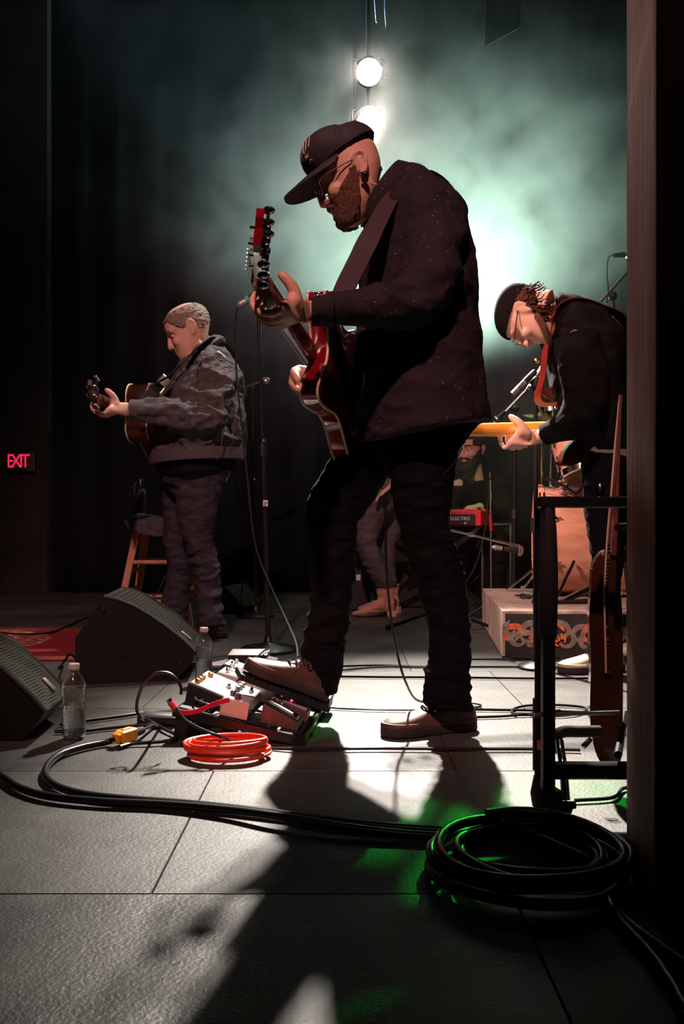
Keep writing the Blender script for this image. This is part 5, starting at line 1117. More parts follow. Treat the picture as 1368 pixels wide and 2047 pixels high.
for y in (.04,.28):
    for (xa, xb_) in ((.02,.72),(.72,.02)): put('leg', MB().box((kq(xa,y,-.01)+kq(xb_,y,-o_.z+.015))/2, (.03,.022,(kq(xa,y,-.01)-kq(xb_,y,-o_.z+.015)).length), Matrix((ly.cross((kq(xa,y,-.01)-kq(xb_,y,-o_.z+.015)).normalized()), ly, (kq(xa,y,-.01)-kq(xb_,y,-o_.z+.015)).normalized())).transposed()), 'black_metal', t, smooth=False)
for x in (.02,.72): put('cross_bar', MB().tube([kq(x,.0,-.012),kq(x,.32,-.012)], .012, 8), 'black_metal', t); put('foot_bar', MB().tube([kq(x,-.02,-o_.z+.016),kq(x,.36,-o_.z+.016)], .014, 8), 'rubber', t)
# dark cube-frame table right of the keyboard, green lit
t = thing('equipment_case', 'black equipment case with green-lit metal edges beside the keyboard', 'case', (P(990,1190,5.7).x,5.7,0))
x0, x1 = P(966,0,5.62).x, P(1022,0,5.62).x; zt = P(0,1047,5.62).z
put('box', MB().box(((x0+x1)/2,5.85,zt/2+.004),(x1-x0-.02,.42,zt-.012), bev=.006), 'black_paint', t)
for x in (x0,x1):
    put('edge', MB().box((x,5.632,zt/2+.004),(.02,.02,zt), bev=.003), 'steel', t)
put('edge', MB().box(((x0+x1)/2,5.632,zt-.004),(x1-x0,.02,.02), bev=.003), 'steel', t)
put('latch', MB().box((x0+.05,5.630,zt*.45),(.04,.02,.03), bev=.004).box((x0+.10,5.630,zt*.36),(.03,.02,.03), bev=.004), 'steel', t)
# amplifier behind the woman
am = P(802,1090,5.72)
t = thing('guitar_amplifier', 'combo amplifier with olive grille cloth behind the booted woman', 'amplifier', (am.x+.06,5.85,0))
put('cabinet', MB().box((am.x+.06,5.88,.45),(.42,.26,.62), bev=.012), 'black_paint', t); put('grille_cloth', MB().box((am.x+.06,5.742,.50),(.36,.012,.38), bev=.003), 'amp_cloth', t)
put('control_plate', MB().box((am.x+.06,5.744,.725),(.36,.010,.04), bev=.002), 'steel', t)
for k in range(5): put('knob', MB().lathe((am.x-.06+.06*k,5.739,.725), (0,-1,0), [(0,0),(.011,0),(.010,.012),(0,.013)], 12), 'pedal_black', t)
put('crate', MB().box((am.x+.06,5.88,.071),(.46,.28,.140), bev=.008), 'black_plastic', t)
for x_ in (-.18,.18): put('foot', MB().lathe((am.x+.06+x_,5.80,0), Z3, [(0,0),(.02,0),(.018,.012),(0,.012)], 10), 'rubber', t)
t = thing('power_box', 'small black box with white label on the floor behind the bent knee', 'box', (P(718,1150,5.6).x,5.6,0))
bx_ = t.location.x
put('case', MB().box((bx_,5.66,.13),(.15,.16,.26), bev=.006), 'black_paint', t); put('label', MB().box((bx_-.005,5.577,.215),(.028,.004,.038)), 'label_white', t, smooth=False)
# ============================================================ WEDGE SPEAKERS
def perf_mat():
    m = mat('perforated_grille', (.30,.29,.25), .35, metal=.75); nt = m.node_tree; b = nt.nodes['Principled BSDF']; L = nt.links.new
    tc = nt.nodes.new('ShaderNodeTexCoord'); v = nt.nodes.new('ShaderNodeTexVoronoi'); v.inputs['Scale'].default_value = 150; v.inputs['Randomness'].default_value = 0; L(tc.outputs['Object'], v.inputs['Vector'])
    r = nt.nodes.new('ShaderNodeValToRGB'); r.color_ramp.interpolation = 'CONSTANT'; r.color_ramp.elements[0].color = (.008,.008,.008,1); r.color_ramp.elements[1].position = .42; r.color_ramp.elements[1].color = (.20,.19,.165,1); L(v.outputs['Distance'], r.inputs[0]); L(r.outputs[0], b.inputs['Base Color'])
    bu = nt.nodes.new('ShaderNodeBump'); bu.inputs['Strength'].default_value = .6; bu.inputs['Distance'].default_value = .002; L(r.outputs[0], bu.inputs['Height']); L(bu.outputs[0], b.inputs['Normal']); return m
M['grille'] = perf_mat()
def wedge(label, prof, gi, wdir, width, group='stage monitor wedges', logo=None, screws=(), cat='speaker', handle=.5):
    """prof: world points of the near side panel; gi: index range of the curved grille"""
    prof = [Vector(p) for p in prof]; wv = Vector(wdir).normalized()*width; t = thing('monitor_speaker', label, cat, sum(prof, Vector())/len(prof)*1+wv*.5-Vector((0,0,sum(prof, Vector()).z/len(prof))), group)
    nv = Vector(wdir).normalized()
    put('cabinet', MB().prism(prof, wv), 'speaker_black', t, smooth=False)
    g = prof[gi[0]:gi[1]+1]; cen = sum(prof, Vector())/len(prof)
    def offs(k): 
        o = []
        for i, p in enumerate(g):
            tt = (g[min(i+1,len(g)-1)]-g[max(i-1,0)]).normalized(); nn = tt.cross(nv); nn = nn if nn.dot(p-cen) > 0 else -nn; o.append(p+nn*k)
        return o
    a = offs(.001); b_ = offs(.010); mb = MB(); mb.rings([[p+nv*.018, q_+nv*.020, q_+nv*(width-.020), p+nv*(width-.018)] for p, q_ in zip(a, b_)])
    put('grille', mb, 'grille', t, sharp=60)
    for e in (.006, width-.006): put('grille_trim', MB().tube([p+nv*e for p in offs(.006)], .0075, 8), 'black_metal', t)
    e0 = g[0]; k = int(len(g)*.80); pk = b_[k]; tk = (b_[k]-b_[k-1]).normalized(); nn = tk.cross(nv); nn = nn if nn.dot(pk-cen) > 0 else -nn
    put('badge', MB().box(pk+nv*width*handle+nn*.004, (.050,.022,.008), Matrix((tk,nv,nn)).transposed(), bev=.003), 'silver', t)
    for s_ in screws: put('screw', MB().lathe(s_, -nv, [(0,0),(.009,0),(.008,.004),(.004,.005),(0,.003)], 10), 'black_metal', t)
    if logo: put('logo', MB().lathe(logo, -nv, [(0,0),(.014,.0),(.014,.003),(.0,.003)], 18).tube([logo-nv*.002+Vector((-.006,0,.004)), logo-nv*.002+Vector((0,0,-.006)), logo-nv*.002+Vector((.006,0,.004))], .0016, 5), 'black_metal', t)
    return t
dA = 3.08; base_d = .6*F/(1368-1037)
sidepts = [(150,1366,0),(150,1276,0),(206,1196,0),(232,1202,.00),(262,1214,0),(296,1234,0),(330,1258,0),(362,1284,0),(388,1310,0),(386,1322,0),(346,1368,0)]
wd = Vector((.18,1,0))
def sp(px,py,dd=0): return P(px,py,dA+dd)
wedge('black wedge monitor speaker beside the farther water bottle, side panel facing us', [sp(px,py,(px-150)*.0004) for px,py,_ in sidepts], (2,8), (-.09,1,0), .40, None, logo=sp(243,1306,.034), screws=[sp(207,1218,.02), sp(360,1324,.082)], handle=.28)
C.objects.get('monitor_speaker')['group'] = 'stage monitor wedges'
dB = 2.30
def sb(px,py,dd=0): return P(px,py,dB+dd)
sidepts = [(-150,1480),(-150,1400),(-95,1300),(-60,1296),(-30,1312),(0,1340),(28,1366),(58,1396),(85,1428),(84,1434),(40,1484)]
wedge('black wedge monitor speaker at the left edge showing its lit perforated grille', [sb(px,py) for px,py in sidepts], (2,8), (-.06,1,0), .25, 'stage monitor wedges', handle=.62)
sidepts = [(440,1228),(440,1196),(446,1176),(456,1180),(468,1192),(480,1206),(488,1216),(478,1230)]
wedge('small dim wedge speaker far behind the denim-jacketed man', [P(px-4,py,5.35) for px,py in sidepts], (2,6), (.3,1,0), .34, 'stage monitor wedges', handle=.5)
# ============================================================ BOTTLES
def bottle(label, base, rot):
    c = Vector(base); t = thing('water_bottle', label, 'bottle', c, 'clear plastic water bottles')
    h = .203; pr = []
    body = [(0,.004),(.020,.001),(.028,.003),(.0315,.012)]
    z = .014
    while z < .138:
        dip = .0030*math.sin((z-.014)/.0105*2*math.pi)**2; wa = .0055*math.exp(-((z-.088)/.014)**2)
        body.append((.0322-dip-wa, z)); z += .0013125
    body += [(.0320,.142),(.0300,.150),(.0250,.162),(.0185,.173),(.0135,.180),(.0125,.184),(.0145,.185),(.0145,.187),(.0125,.188),(.0125,.200),(.0115,.200)]
    inner = [(max(r-.0009,0), zz+.0008) for r, zz in body if zz < .199][::-1]
    prof = body+inner
    put('bottle_body', MB().lathe(c+Vector((0,0,.0005)), Z3, prof, 32), 'pet', t, sharp=0)
    wp = [(max(r-.0013,0), zz+.0012) for r, zz in body if zz < .082]; wp.append((0, .0832))
    put('water', MB().lathe(c+Vector((0,0,.0005)), Z3, wp, 32), 'water', t, sharp=0)
    cm_ = MB().lathe(c, Z3, [(.0146,.189),(.0150,.190),(.0150,.201),(.0140,.2035),(0,.2035)], 32)
    cp_ = put('cap', cm_, 'white_paint', t)
    rb = MB()
    for k in range(24): a = 2*math.pi*k/24; p = c+Vector((math.cos(a)*.0150,math.sin(a)*.0150,0)); rb.tube([p+Vector((0,0,.190)), p+Vector((0,0,.201))], .0006, 4)
    put('cap_ribs', rb, 'white_paint', cp_)
    return t
bottle('clear water bottle beside the left-edge wedge speaker', G(148,1475), 0)
bottle('clear water bottle between the two seen speakers and pedalboard, standing farther back', G(408,1366), 0)
# ============================================================ STOOL, BOTTLE AND GARMENT ON IT
ds = 4.75; t = thing('bar_stool', 'tall wooden bar stool behind the denim-jacketed man', 'stool', (P(320,1220,ds).x,ds,0))
cx_ = P(322,0,ds).x; zs = P(0,1046,ds).z
seat = put('seat', MB().lathe((cx_,ds,zs-.035), Z3, [(0,0),(.160,0),(.172,.008),(.175,.020),(.168,.034),(.12,.030),(0,.026)], 36), 'stool_wood', t)
legs = []
for sx2, sy2 in ((-1,-1),(1,-1),(1,1),(-1,1)):
    a = Vector((cx_+sx2*.105, ds+sy2*.105, zs-.033)); b_ = Vector((cx_+sx2*.20, ds+sy2*.19, .002)); legs.append((a,b_))
    dx = (b_-a).normalized(); e1 = dx.cross(Y3).normalized(); e2_ = e1.cross(dx)
    put('leg', MB().rings([[a+e1*.019+e2_*.019,a-e1*.019+e2_*.019,a-e1*.019-e2_*.019,a+e1*.019-e2_*.019],[b_+e1*.016+e2_*.016,b_-e1*.016+e2_*.016,b_-e1*.016-e2_*.016,b_+e1*.016-e2_*.016]]), 'stool_wood', t, smooth=False)
for k in range(4):
    for f_ in ((.33,.72) if k % 2 == 0 else (.42,.62)):
        p_, q_ = legs[k], legs[(k+1)%4]; put('rung', MB().tube([p_[0].lerp(p_[1],f_), q_[0].lerp(q_[1],f_)], [.0125,.0125], 10), 'stool_wood', t)
bt = thing('dark_bottle', 'tall black drinks bottle standing on the wooden stool', 'bottle', (P(278,0,ds).x+.01,ds,zs-.006))
c_ = Vector(bt.location); bz = P(0,957,ds).z-c_.z
put('body', MB().lathe(c_, Z3, [(0,.0),(.030,.0),(.034,.006),(.034,bz*.60),(.028,bz*.72),(.015,bz*.80),(0,bz*.8)], 28), 'black_plastic', bt); put('cap', MB().lathe(c_, Z3, [(0,bz*.79),(.019,bz*.79),(.020,bz*.98),(.017,bz),(0,bz)], 24), 'black_metal', bt)
put('loop', MB().tube(spline([c_+Vector((-.019,0,bz*.93)),c_+Vector((-.034,0,bz*.86)),c_+Vector((-.034,0,bz*.70)),c_+Vector((-.030,0,bz*.62))],4), .003, 6), 'steel', bt)
gm = MB()
gm.loft([(Vector((cx_-.165,ds-.04,zs+.012)),Vector((0,.08,0)),Vector((0,0,.010))),(Vector((cx_-.115,ds-.04,zs+.030)),Vector((0,.13,0)),Vector((0,0,.026))),(Vector((cx_-.02,ds-.03,zs+.020)),Vector((0,.15,0)),Vector((0,0,.018))),(Vector((cx_+.13,ds-.02,zs+.018)),Vector((0,.14,0)),Vector((0,0,.016)))],20)
gm.loft([(Vector((cx_-.13,ds-.165,zs+.02)),Vector((.04,0,0)),Vector((0,.016,.004))),(Vector((cx_-.07,ds-.195,zs-.03)),Vector((.07,0,0)),Vector((0,.012,0))),(Vector((cx_-.01,ds-.198,zs-.06)),Vector((.06,0,0)),Vector((0,.008,0)))],16)
gm.loft([(Vector((cx_-.02,ds-.16,zs+.016)),Vector((.14,0,0)),Vector((0,.05,.0))),(Vector((cx_+.02,ds-.190,zs-.005)),Vector((.12,0,0)),Vector((0,.02,0))),(Vector((cx_+.03,ds-.198,zs-.045)),Vector((.10,0,0)),Vector((0,.010,0)))],16)
tag(link('folded_garment', remesh(gm, .007, 4, 'garment', cloth_noise(.008,12,12,.4,5)), 'garment', sharp=0), 'dark purple-grey folded garment draped over the stool seat', 'clothing')
tag(put('guitar_cable', MB().tube(spline([P(330,1150,4.5),P(318,1180,4.45),P(298,1206,4.4),G(296,1276,.005)],6), .004, 6), 'cable_grey'), 'thin cable slanting down beside the stool to the floor', 'cable')
# ============================================================ PEDALBOARD
fl_, fr2 = G(352,1478), G(608,1490); ex_ = (fr2-fl_); ex_.z = 0; LX = ex_.length; ex_.normalize()
ey_ = (G(652,1417)-fr2); ey_.z = 0; LYv = ey_.length; ey_.normalize()
th = math.atan2(.066, LX); up_ = (Z3*math.cos(th)+ex_*math.sin(th)); et_ = (ex_*math.cos(th)-Z3*math.sin(th))
pb = lambda x,y,z=0: fl_+Vector((0,0,.090))+et_*x+ey_*y+up_*z   # top surface, x from the high left side, y away
BL = .60
t = thing('pedalboard', 'black slanted pedalboard on the floor with its right edge lit green', 'pedalboard', (fl_+fr2)/2+ey_*.25)
FR = Matrix((et_,ey_,up_)).transposed()
for k in range(4): put('rail', MB().box(pb(.035+k*(LX-.07)/3,BL/2,-.008),(.060,BL,.014), FR, bev=.002), 'black_paint', t, smooth=False)
for y in (.006,BL-.006): put('end_rail', MB().box(pb(LX/2,y,-.016),(LX+.01,.014,.030), FR, bev=.003), 'black_metal', t)
put('end_rail', MB().box(pb(LX+.004,BL/2,-.014),(.012,BL,.024), FR, bev=.003), 'black_metal', t); put('end_rail', MB().box(pb(-.002,BL/2,-.016),(.012,BL,.030), FR, bev=.003), 'black_metal', t)
for y in (.02,BL-.02):
    a = pb(.012,y,-.02); put('leg', MB().rings([[Vector((a.x-.018,a.y-.014,.0)),Vector((a.x+.014,a.y-.014,.0)),Vector((a.x+.014,a.y+.014,.0)),Vector((a.x-.018,a.y+.014,.0))],[Vector((a.x-.012,a.y-.014,a.z)),Vector((a.x+.030,a.y-.014,a.z)),Vector((a.x+.030,a.y+.014,a.z)),Vector((a.x-.012,a.y+.014,a.z))]]), 'black_metal', t, smooth=False)
    a = pb(LX,y,-.024); put('rubber_foot', MB().box((a.x-.01,a.y,a.z/2+.001),(.03,.024,max(a.z,.006)), bev=.002), 'rubber', t)
for k, xx in enumerate((.235,.262,.285,.30)): put('led', MB().box(pb(xx*.8,-.003,-.026),(.006,.003,.003), FR), 'led_blue', t, smooth=False)
def pedal(label, x, y, w_, l_, h_, m, knobs=(), sw=True, km='pedal_black', slope=0, led=None, face=None, jack=True):
    """guitar effect box on the board; w along the board slope, l away from us"""
    c = pb(x,y,0); t_ = thing('effect_pedal', label, 'pedal', c, 'effect pedals on the board')
    z1 = h_; z2 = h_-slope
    q = lambda a,b,z: pb(x+a,y+b,z)
    bv = .003
    put('case', MB().rings([[q(-w_/2,-l_/2,0),q(w_/2,-l_/2,0),q(w_/2,l_/2,0),q(-w_/2,l_/2,0)],[q(-w_/2,-l_/2,z1-bv),q(w_/2,-l_/2,z2-bv),q(w_/2,l_/2,z2-bv),q(-w_/2,l_/2,z1-bv)],[q(-w_/2+bv,-l_/2+bv,z1),q(w_/2-bv,-l_/2+bv,z2),q(w_/2-bv,l_/2-bv,z2),q(-w_/2+bv,l_/2-bv,z1)]]), m, t_, smooth=False)
    top = lambda a: z1+(z2-z1)*((a+w_/2)/w_)
    if face: put('face_plate', MB().rings([[q(-w_/2+.006,-l_/2+.006,top(-w_/2)),q(w_/2-.006,-l_/2+.006,top(w_/2)),q(w_/2-.006,l_/2-.006,top(w_/2)),q(-w_/2+.006,l_/2-.006,top(-w_/2))],[q(-w_/2+.006,-l_/2+.006,top(-w_/2)+.002),q(w_/2-.006,-l_/2+.006,top(w_/2)+.002),q(w_/2-.006,l_/2-.006,top(w_/2)+.002),q(-w_/2+.006,l_/2-.006,top(-w_/2)+.002)]]), face, t_, smooth=False)
    for a, b_ in knobs: 
        kn = put('knob', MB().lathe(q(a,b_,top(a)), up_, [(0,0),(.0085,0),(.0080,.013),(.006,.0145),(0,.0145)], 14), km, t_); put('pointer', MB().box(q(a,b_-.004,top(a)+.015),(.0012,.006,.001), FR), 'label_white', kn, smooth=False)
    if sw: put('foot_switch', MB().lathe(q(w_/2-.018,0,top(w_/2-.018)), up_, [(0,0),(.008,0),(.008,.005),(.005,.006),(.005,.013),(.0035,.015),(0,.015)], 14), 'chrome', t_)
    if led: put('led', MB().ball(q(0,.0,top(0)+.003), .0030, 8), led, t_)
    if jack: put('jack_plug', MB().tube([q(-.005,-l_/2,z2*.45), q(-.005,-l_/2-.022,z2*.45)], .0055, 10), 'chrome', t_)
    return t_, q
pedal('small square white pedal with two knobs at the near edge of the board', .158, .055, .078, .068, .048, 'white_paint', [(-.02,.012),(.0,-.016)], False, 'pedal_rose', jack=False)
_, q_ = pedal('white pedal with three knobs and dark sloping rocker at the near right corner', .285, .075, .105, .085, .050, 'pedal_rose', [(-.034,.026),(-.016,.018)], False, 'chrome', .028, None, None, False)
put('treadle', MB().rings([[q_(-.050,-.036,.052),q_(.046,-.036,.026),q_(.046,.010,.026),q_(-.050,.010,.052)],[q_(-.048,-.034,.060),q_(.044,-.034,.032),q_(.044,.008,.032),q_(-.048,.008,.060)]]), 'pedal_black', _, smooth=False)
put('treadle_label', MB().rings([[q_(-.040,-.022,.0585),q_(.030,-.022,.0375),q_(.030,-.010,.0375),q_(-.040,-.010,.0585)],[q_(-.040,-.022,.0592),q_(.030,-.022,.0382),q_(.030,-.010,.0382),q_(-.040,-.010,.0592)]]), 'label_white', _, smooth=False)
pedal('white-topped pedal with two glowing red lights behind the rocker pedal', .290, .165, .110, .066, .052, 'pedal_rose', [(-.036,.0)], False, 'chrome', .020, 'led_red', 'white_paint', False)
pedal('wide black pedal with silver face and row of gold knobs at the high left side', .060, .17, .115, .19, .052, 'pedal_black', [(-.038,-.07),(-.038,-.042),(-.038,-.014),(-.030,.04)], True, 'gold', .018, 'led_red', 'silver')
pedal('pale pedal with dark screen panel in the middle of the board', .150, .175, .070, .115, .044, 'silver', [(-.018,-.03),(-.018,.0),(-.018,.03)], True, 'steel', .006, None, None)
pedal('flat beige pedal toward the back left of the board', .085, .345, .115, .090, .048, 'white_paint', [(-.03,-.02),(-.03,.02)], True, 'chrome', .004, None, None)
pedal('small silver pedal beside the beige one with a green-lit knob', .185, .300, .062, .100, .048, 'silver', [(-.014,-.02),(-.014,.02)], True, 'chrome', .0, None, None)
pedal('black compact pedal at the far left corner of the board', .070, .470, .120, .095, .046, 'pedal_black', [(-.03,-.02),(-.03,.02)], True, 'chrome', .010, None, 'silver')
# big rocker under the shoe
t = thing('volume_pedal', 'long black rocker pedal under the lifted shoe, green-lit side', 'pedal', pb(.27,.36,0))
q = lambda a,b,z: pb(.27+a,.36+b,z)
put('base', MB().rings([[q(-.13,-.052,.001),q(.115,-.052,.001),q(.115,.052,.001),q(-.13,.052,.001)],[q(-.13,-.052,.040),q(.115,-.052,.040),q(.115,.052,.040),q(-.13,.052,.040)]]), 'black_paint', t, smooth=False)
sd_ = (tp-hp).normalized(); pv = hp+sd_*.005-Vector((0,0,.006)); tr = MB()
nn = Vector((.30,0,1)); nn = (nn-sd_*nn.dot(sd_)).normalized(); yv = sd_.cross(nn)
tr.rings([[pv+sd_*s_+yv*w_-nn*.002*0+nn*-.004 for s_, w_ in ((-.01,-.046),(.27,-.046),(.27,.046),(-.01,.046))],[pv+sd_*s_+yv*w_-nn*.020 for s_, w_ in ((-.01,-.046),(.27,-.046),(.27,.046),(-.01,.046))]])
put('treadle', tr, 'black_plastic', t, smooth=False)
for k in range(14): put('grip_rib', MB().box(pv+sd_*(.005+.019*k)-nn*.0032,(.004,.086,.002), Matrix((sd_,yv,nn)).transposed()), 'rubber', t, smooth=False)
put('pivot', MB().box(q(.02,0,.065),(.05,.06,.055), FR), 'black_metal', t, smooth=False); put('pivot', MB().box(q(-.09,0,.075),(.03,.04,.075), FR), 'black_metal', t, smooth=False)
# junction box behind the shoe toe
jb = G(500,1372); t = thing('power_supply', 'grey-topped black box with looped cables behind the shoe toe', 'box', jb+Vector((-.01,.06,0)))
wj = 72/(F/jb.y)
put('case', MB().box(jb+Vector((-.01,.07,.055)),(wj+.01,.13,.108), bev=.004), 'black_paint', t); put('lid', MB().box(jb+Vector((-.01,.07,.111)),(wj+.012,.132,.005), bev=.002), 'silver', t)
for k in range(3): put('socket', MB().lathe(jb+Vector((-.04+.032*k,.006,.06)), (0,-1,0), [(.006,0),(.010,0),(.010,.006),(.006,.006)], 14), 'chrome', t)
tag(put('patch_cable', MB().tube(spline([jb+Vector((-.045,-.0,.06)),jb+Vector((-.09,-.03,.05)),jb+Vector((-.075,-.06,.02)),jb+Vector((-.02,-.05,.010)),pb(.22,.50,.03),pb(.27,.47,.045)],6), .0036, 8), 'cable'), 'black patch cable looping from the grey-topped box to the board', 'cable')
tag(put('patch_cable', MB().tube(spline([jb+Vector((-.01,-.0,.062)),jb+Vector((-.02,-.05,.09)),jb+Vector((.03,-.05,.115)),jb+Vector((.05,.02,.125)),jb+Vector((.06,.07,.122))],6), .0036, 8), 'cable'), 'black patch cable curving over the lid of the grey-topped box', 'cable')
for (pts, lab) in (([pb(.20,.055,.02),pb(.215,.03,.03),pb(.230,.06,.022)], 'short black patch lead between the square white pedal and the rocker pedal'), ([pb(.10,.26,.04),pb(.13,.28,.07),pb(.16,.30,.045)], 'short black patch lead arching between the beige and silver pedals'), ([pb(.12,.07,.015),pb(.10,.02,.02),pb(.05,.03,.02),pb(.02,.09,.02)], 'black patch lead along the near edge of the board')):
    tag(put('patch_cable', MB().tube(spline(pts,6), .0032, 8), 'cable'), lab, 'cable')
tag(put('strap_of_tape', MB().rings([[p+Vector((0,0,-.012)), p+Vector((0,0,.0)), p+Vector((0,.003,.0)), p+Vector((0,.003,-.012))] for p in spline([P(338,1398,2.16),P(348,1413,2.15),P(368,1420,2.14),P(395,1417,2.14),P(425,1404,2.16),P(452,1396,2.18),P(459,1395,2.185)],5)]), 'red_rubber'), 'bright red band stretched across the near left pedals', 'strap')
t = thing('guitar_cable', 'black cable with red collar plug arching left of the pedalboard', 'cable', P(345,1400,2.14))
put('plug', MB().tube([P(337,1398,2.135),P(341,1404,2.135)], .0075, 10), 'chrome', t); put('red_collar', MB().tube([P(341,1404,2.135),P(352,1418,2.13)], .0085, 10), 'red_rubber', t)
put('cord', MB().tube(spline([P(352,1418,2.13),P(372,1440,2.12),P(400,1456,2.11),P(440,1472,2.10),G(500,1493,.006),G(600,1497,.006),G(760,1496,.006),G(900,1497,.006),G(1060,1497,.006),G(1160,1499,.006)],7), .0042, 8), 'cable', t)
tag(put('patch_cable', MB().tube(spline([P(362,1388,2.22),P(362,1374,2.22),P(352,1356,2.22),P(334,1345,2.22),P(308,1347,2.21),P(288,1366,2.20),P(276,1395,2.18),P(274,1420,2.16),P(284,1435,2.15),P(300,1442,2.13),G(320,1452,.006)],7), .0042, 8), 'cable'), 'black cable rising in a tall loop left of the pedalboard', 'cable')
# yellow connector and its heavy cable
yc = G(252,1470,.022); yd = (G(278,1462,.022)-G(228,1478,.022)).normalized(); ys = Z3.cross(yd)
t = thing('power_connector', 'yellow rectangular power connector on the thick black cable', 'connector', Vector((yc.x,yc.y,0)))
put('block', MB().box(yc,(.058,.034,.034), Matrix((yd,ys,Z3)).transposed(), bev=.004), 'yellow_plug', t); put('block_end', MB().box(yc-yd*.035,(.012,.026,.026), Matrix((yd,ys,Z3)).transposed(), bev=.003), 'yellow_plug', t)
put('sleeve', MB().tube([yc+yd*.030, yc+yd*.065], [.014,.010], 12), 'rubber', t); put('ridge', MB().box(yc+Z3*.018,(.030,.010,.004), Matrix((yd,ys,Z3)).transposed(), bev=.001), 'yellow_plug', t)
z_ = .010
tag(put('power_cable', MB().tube(spline([yc-yd*.035,G(215,1483,z_),G(165,1493,z_),G(120,1508,z_),G(95,1530,z_),G(92,1552,z_),G(115,1572,z_),G(170,1588,z_),G(260,1598,z_),G(380,1607,z_),G(520,1622,z_),G(700,1645,z_),G(850,1658,z_),G(1000,1664,z_),G(1120,1668,z_),G(1240,1673,z_),G(1300,1676,z_)],7), .0085, 10), 'cable'), 'thick black cable looping from the yellow connector across the whole floor', 'cable')
tag(put('power_cable', MB().tube(spline([G(-60,1520,z_),G(0,1550,z_),G(40,1575,z_),G(100,1592,z_),G(200,1602,z_),G(330,1608,z_),G(450,1618,z_+.004),G(560,1632,z_+.010),G(700,1655,z_+.004),G(850,1670,z_),G(1000,1674,z_),G(1130,1679,z_),G(1300,1682,z_)],7), .0085, 10), 'cable'), 'second thick black cable entering at the left edge under the wedge speaker', 'cable')
tag(put('power_cable', MB().tube(spline([yc+yd*.065,G(310,1450,.008),G(330,1458,.008),G(352,1470,.008),G(340,1480,.008),G(300,1484,.008),G(262,1487,.006),G(240,1493,.006)],7), .0050, 8), 'cable'), 'thin black lead coiled right of the yellow connector', 'cable')
tag(put('audio_cable', MB().tube(spline([G(120,1448,.006),G(180,1440,.006),G(240,1432,.006),G(300,1424,.006),G(370,1420,.006)],6), .0050, 8), 'cable'), 'black cable running from behind the near bottle toward the board, upper one', 'cable')
tag(put('audio_cable', MB().tube(spline([G(110,1462,.006),G(160,1462,.006),G(210,1456,.006),G(270,1450,.006),G(340,1446,.006)],6), .0055, 8), 'cable'), 'black cable running from behind the near bottle toward the board, lower one', 'cable')
t = thing('inline_box', 'flat black cable box left of the pedalboard with a green-lit edge', 'box', G(320,1440))
put('case', MB().box(G(318,1436,.018),(.115,.06,.030), Matrix.Rotation(-.1,3,'Z'), bev=.006), 'black_plastic', t)
# orange coil
cc = G(455,1512); mb = MB(); pts = []
rr = random.Random(8)
for k in range(9*28):
    a = 2*math.pi*k/28; ln = k/28; r1 = .098+.006*math.sin(ln*2.1)+rr.uniform(-.0004,.0004); pts.append(cc+Vector((math.cos(a)*r1+.006*math.sin(ln*1.7),math.sin(a)*r1*.62+.005*math.cos(ln*2.9),.006+.0052*ln*.85+.003*math.sin(a+ln))))
oc = put('orange_cable_coil', mb.tube(pts, .0045, 8), 'orange_cable'); tag(oc, 'coiled bright orange cable lying before the pedalboard', 'cable')
put('plug', MB().tube([cc+Vector((.092,.012,.056)),cc+Vector((.125,.006,.048))], .0065, 10), 'pedal_black', oc) if False else None
# floor cables crossing right half
for pts, r_, lab in (
  ([G(670,1332,.005),G(760,1330,.005),G(870,1333,.005),G(1000,1333,.005),G(1120,1334,.005)], .0040, 'thin black cable across the floor farthest back, behind the standing shoe'),
  ([G(390,1335,.005),G(480,1340,.005),G(600,1350,.005),G(740,1353,.005),G(900,1354,.005),G(1060,1356,.005),G(1180,1356,.005)], .0042, 'black cable across the floor from the farther bottle to the bassist shoe'),
  ([G(930,1434,.005),G(1000,1432,.005),G(1050,1429,.005),G(1120,1431,.005),G(1165,1424,.005),G(1168,1414,.005),G(1110,1409,.005),G(1050,1411,.005),G(1024,1420,.005),G(1040,1428,.007),G(1120,1420,.008)], .0040, 'black cable making an oval loop on the floor under the rack'),
  ([G(1030,1322,.005),G(1000,1318,.005),G(930,1318,.005),G(1120,1316,.005)], .0035, 'short black cable before the drum platform corner'),
  ([G(950,1418,.005),G(990,1419,.005),G(1060,1420,.005),G(1180,1424,.005),G(1300,1428,.005)], .0040, 'black cable running right from the standing shoe'),
  ([G(900,1497,.005),G(1030,1560,.005),G(1150,1600,.005),G(1226,1594,.005),G(1246,1576,.005),G(1280,1574,.005)], .0040, 'black cable crossing the green-lit floor patch beside the post'),
  ([G(0,1265,.012),G(60,1268,.012),G(110,1262,.012),G(160,1240,.006),G(200,1228,.005)], .0050, 'black cable lying over the oriental rug'),
  ([G(118,1335,.006),G(130,1320,.02),P(140,1308,3.2),P(152,1318,3.15),G(165,1345,.006)], .0045, 'short black cable arching behind the large wedge speaker'),
  ([G(430,1345,.005),P(480,1300,3.6),P(500,1290,3.55),P(520,1300,3.5),P(545,1315,3.2)], .0032, 'thin wire arching behind the shoe toe')):
    if lab.startswith('black cable crossing'): pts = pts[2:]
    tag(put('floor_cable', MB().tube(spline(pts,7), r_, 8), 'cable_matte'), lab, 'cable')
pp = P(1,1,1)
tag(put('paper_sheet', MB().prism([G(390,1332,.001),G(470,1330,.001),G(520,1322,.001),G(455,1318,.001)], (0,0,.0012)), 'label_white', smooth=False), 'white sheet lying on the floor right of the farther bottle', 'paper')
